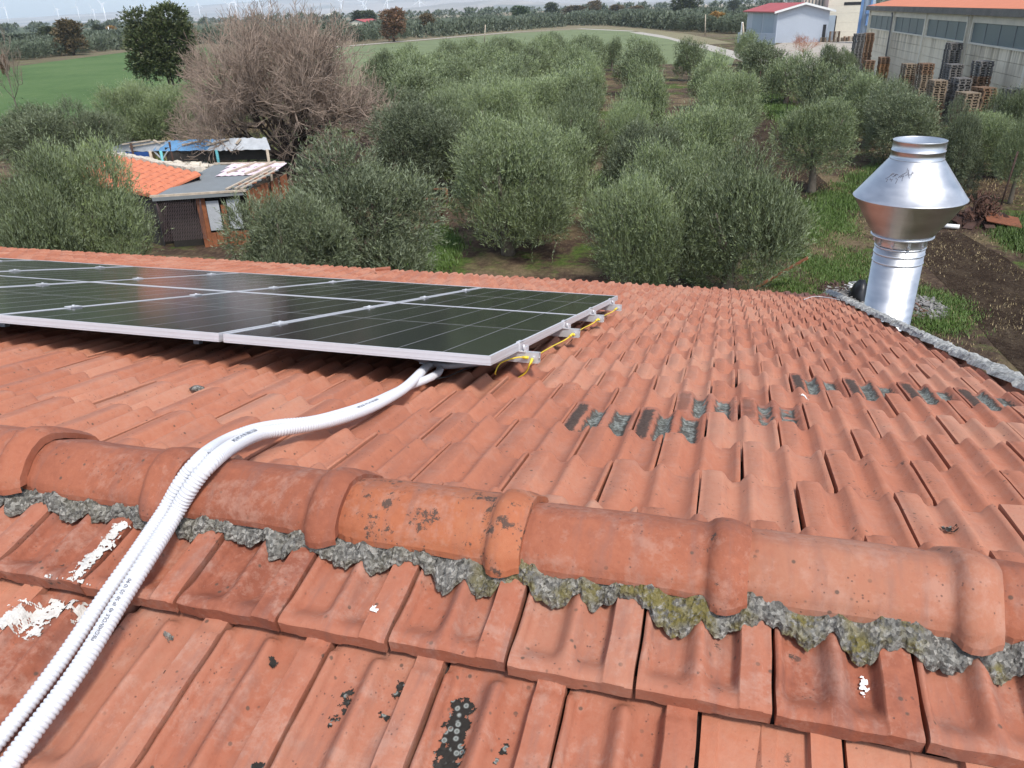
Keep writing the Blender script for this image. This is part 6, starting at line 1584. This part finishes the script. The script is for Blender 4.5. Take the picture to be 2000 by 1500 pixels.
# ------------------------------------------------------------------ wind turbines
M['turbine'] = vary('white turbine', (.85, .85, .87), .5, .02, .001)
def turbine(hx, hy, bx, by, ang, lab, big_=1.0):
    D = 3600.0 if abs(by-hy) < 34 else 2600.0
    v = RAY(hx, hy); s_ = D/v[1]; Hh = Vector((v[0]*s_, D, CAM_Z+v[2]*s_)); vb = RAY(bx, by); 
    e = tag(empty('wind_turbine', (Hh.x, D, 0)), lab, 'wind turbine', 'wind turbines on the horizon'); hz_ = Hh.z
    w = .72*big_*D/2600
    mb = MB(); mb.tube([(0, 0, 0), (0, 0, hz_*.5), (0, 0, hz_)], [2.6*w, 2.1*w, 1.5*w], 12); link(bpy.data.objects.new('tower', mb.mesh('tower_shape', M['turbine'])), e)
    mb = MB(); mb.box(-1.8*w, -5*w, hz_-1.6*w, 1.8*w, 5*w, hz_+2.2*w); link(bpy.data.objects.new('nacelle', mb.mesh('nacelle_shape', M['turbine'])), e)
    mb = MB(); mb.lathe([(0.01, 0), (1.2*w, .6*w), (1.8*w, 2*w), (1.8*w, 3*w)], 10); o = link(bpy.data.objects.new('hub', mb.mesh('hub_shape', M['turbine'])), e); o.location = (0, -8*w, hz_); o.rotation_euler = (-math.pi/2, 0, 0)
    Lb = 36*w
    for k in range(3):
        a = math.radians(ang+120*k); mb = MB(); c_, s2 = math.sin(a), math.cos(a); px_, pz_ = c_, s2; nx_, nz_ = s2, -c_
        vs = []
        for f, wd_ in ((.03, .9), (.15, 1.7), (.5, 1.1), (1.0, .25)):
            for sgn, yy in ((-1, -.2), (1, -.2), (1, .3), (-1, .3)): vs.append((px_*Lb*f+nx_*wd_*w*sgn, -7*w+yy*w, hz_+pz_*Lb*f+nz_*wd_*w*sgn))
        fs = []
        for i in range(3):
            for q in range(4): fs.append((i*4+q, i*4+(q+1) % 4, i*4+4+(q+1) % 4, i*4+4+q))
        fs.append((12, 13, 14, 15)); mb.add(vs, fs); link(bpy.data.objects.new('blade', mb.mesh('blade_shape', M['turbine'])), e)
TB = [(9, 14, 20, 50, 20, 'largest wind turbine at the left picture edge'), (111, 17, 115, 43, 100, 'wind turbine above the thicket, second from the left'), (150, 13, 157, 44, 20, 'wind turbine rising over the brown tree'),
 (182, 19, 187, 44, 95, 'small wind turbine right of the brown tree'), (200, 8, 210, 48, 75, 'tall wind turbine in the gap right of the brown tree'), (263, 13, 271, 43, 50, 'wind turbine with raised blades left of the dark tall tree'),
 (387, 8, 390, 30, 0, 'faint wind turbine just right of the dark tall tree'), (448, 9, 452, 32, 60, 'left turbine of the pair above the bare tree'), (459, 4, 462, 38, 20, 'right, taller turbine of the pair above the bare tree'), (481, 14, 485, 33, 35, 'small turbine behind the top of the bare tree'),
 (528, 10, 532, 34, 10, 'turbine above the middle of the bare tree'), (508, 6, 510, 30, 80, 'turbine with spread blades above the bare tree'), (666, 3, 668, 28, 65, 'turbine above the red roofed farmhouse'), (709, 4, 711, 22, 50, 'left turbine of the close pair behind the farmhouse trees'), (714, 11, 715, 22, 30, 'small turbine hidden against the close pair'),
 (756, 1, 757, 18, 90, 'turbine above the rusty autumn tree'), (819, 2, 821, 24, 0, 'rightmost wind turbine on the hillside')]
for q in TB: turbine(*q)
scene.view_layers[0].update()
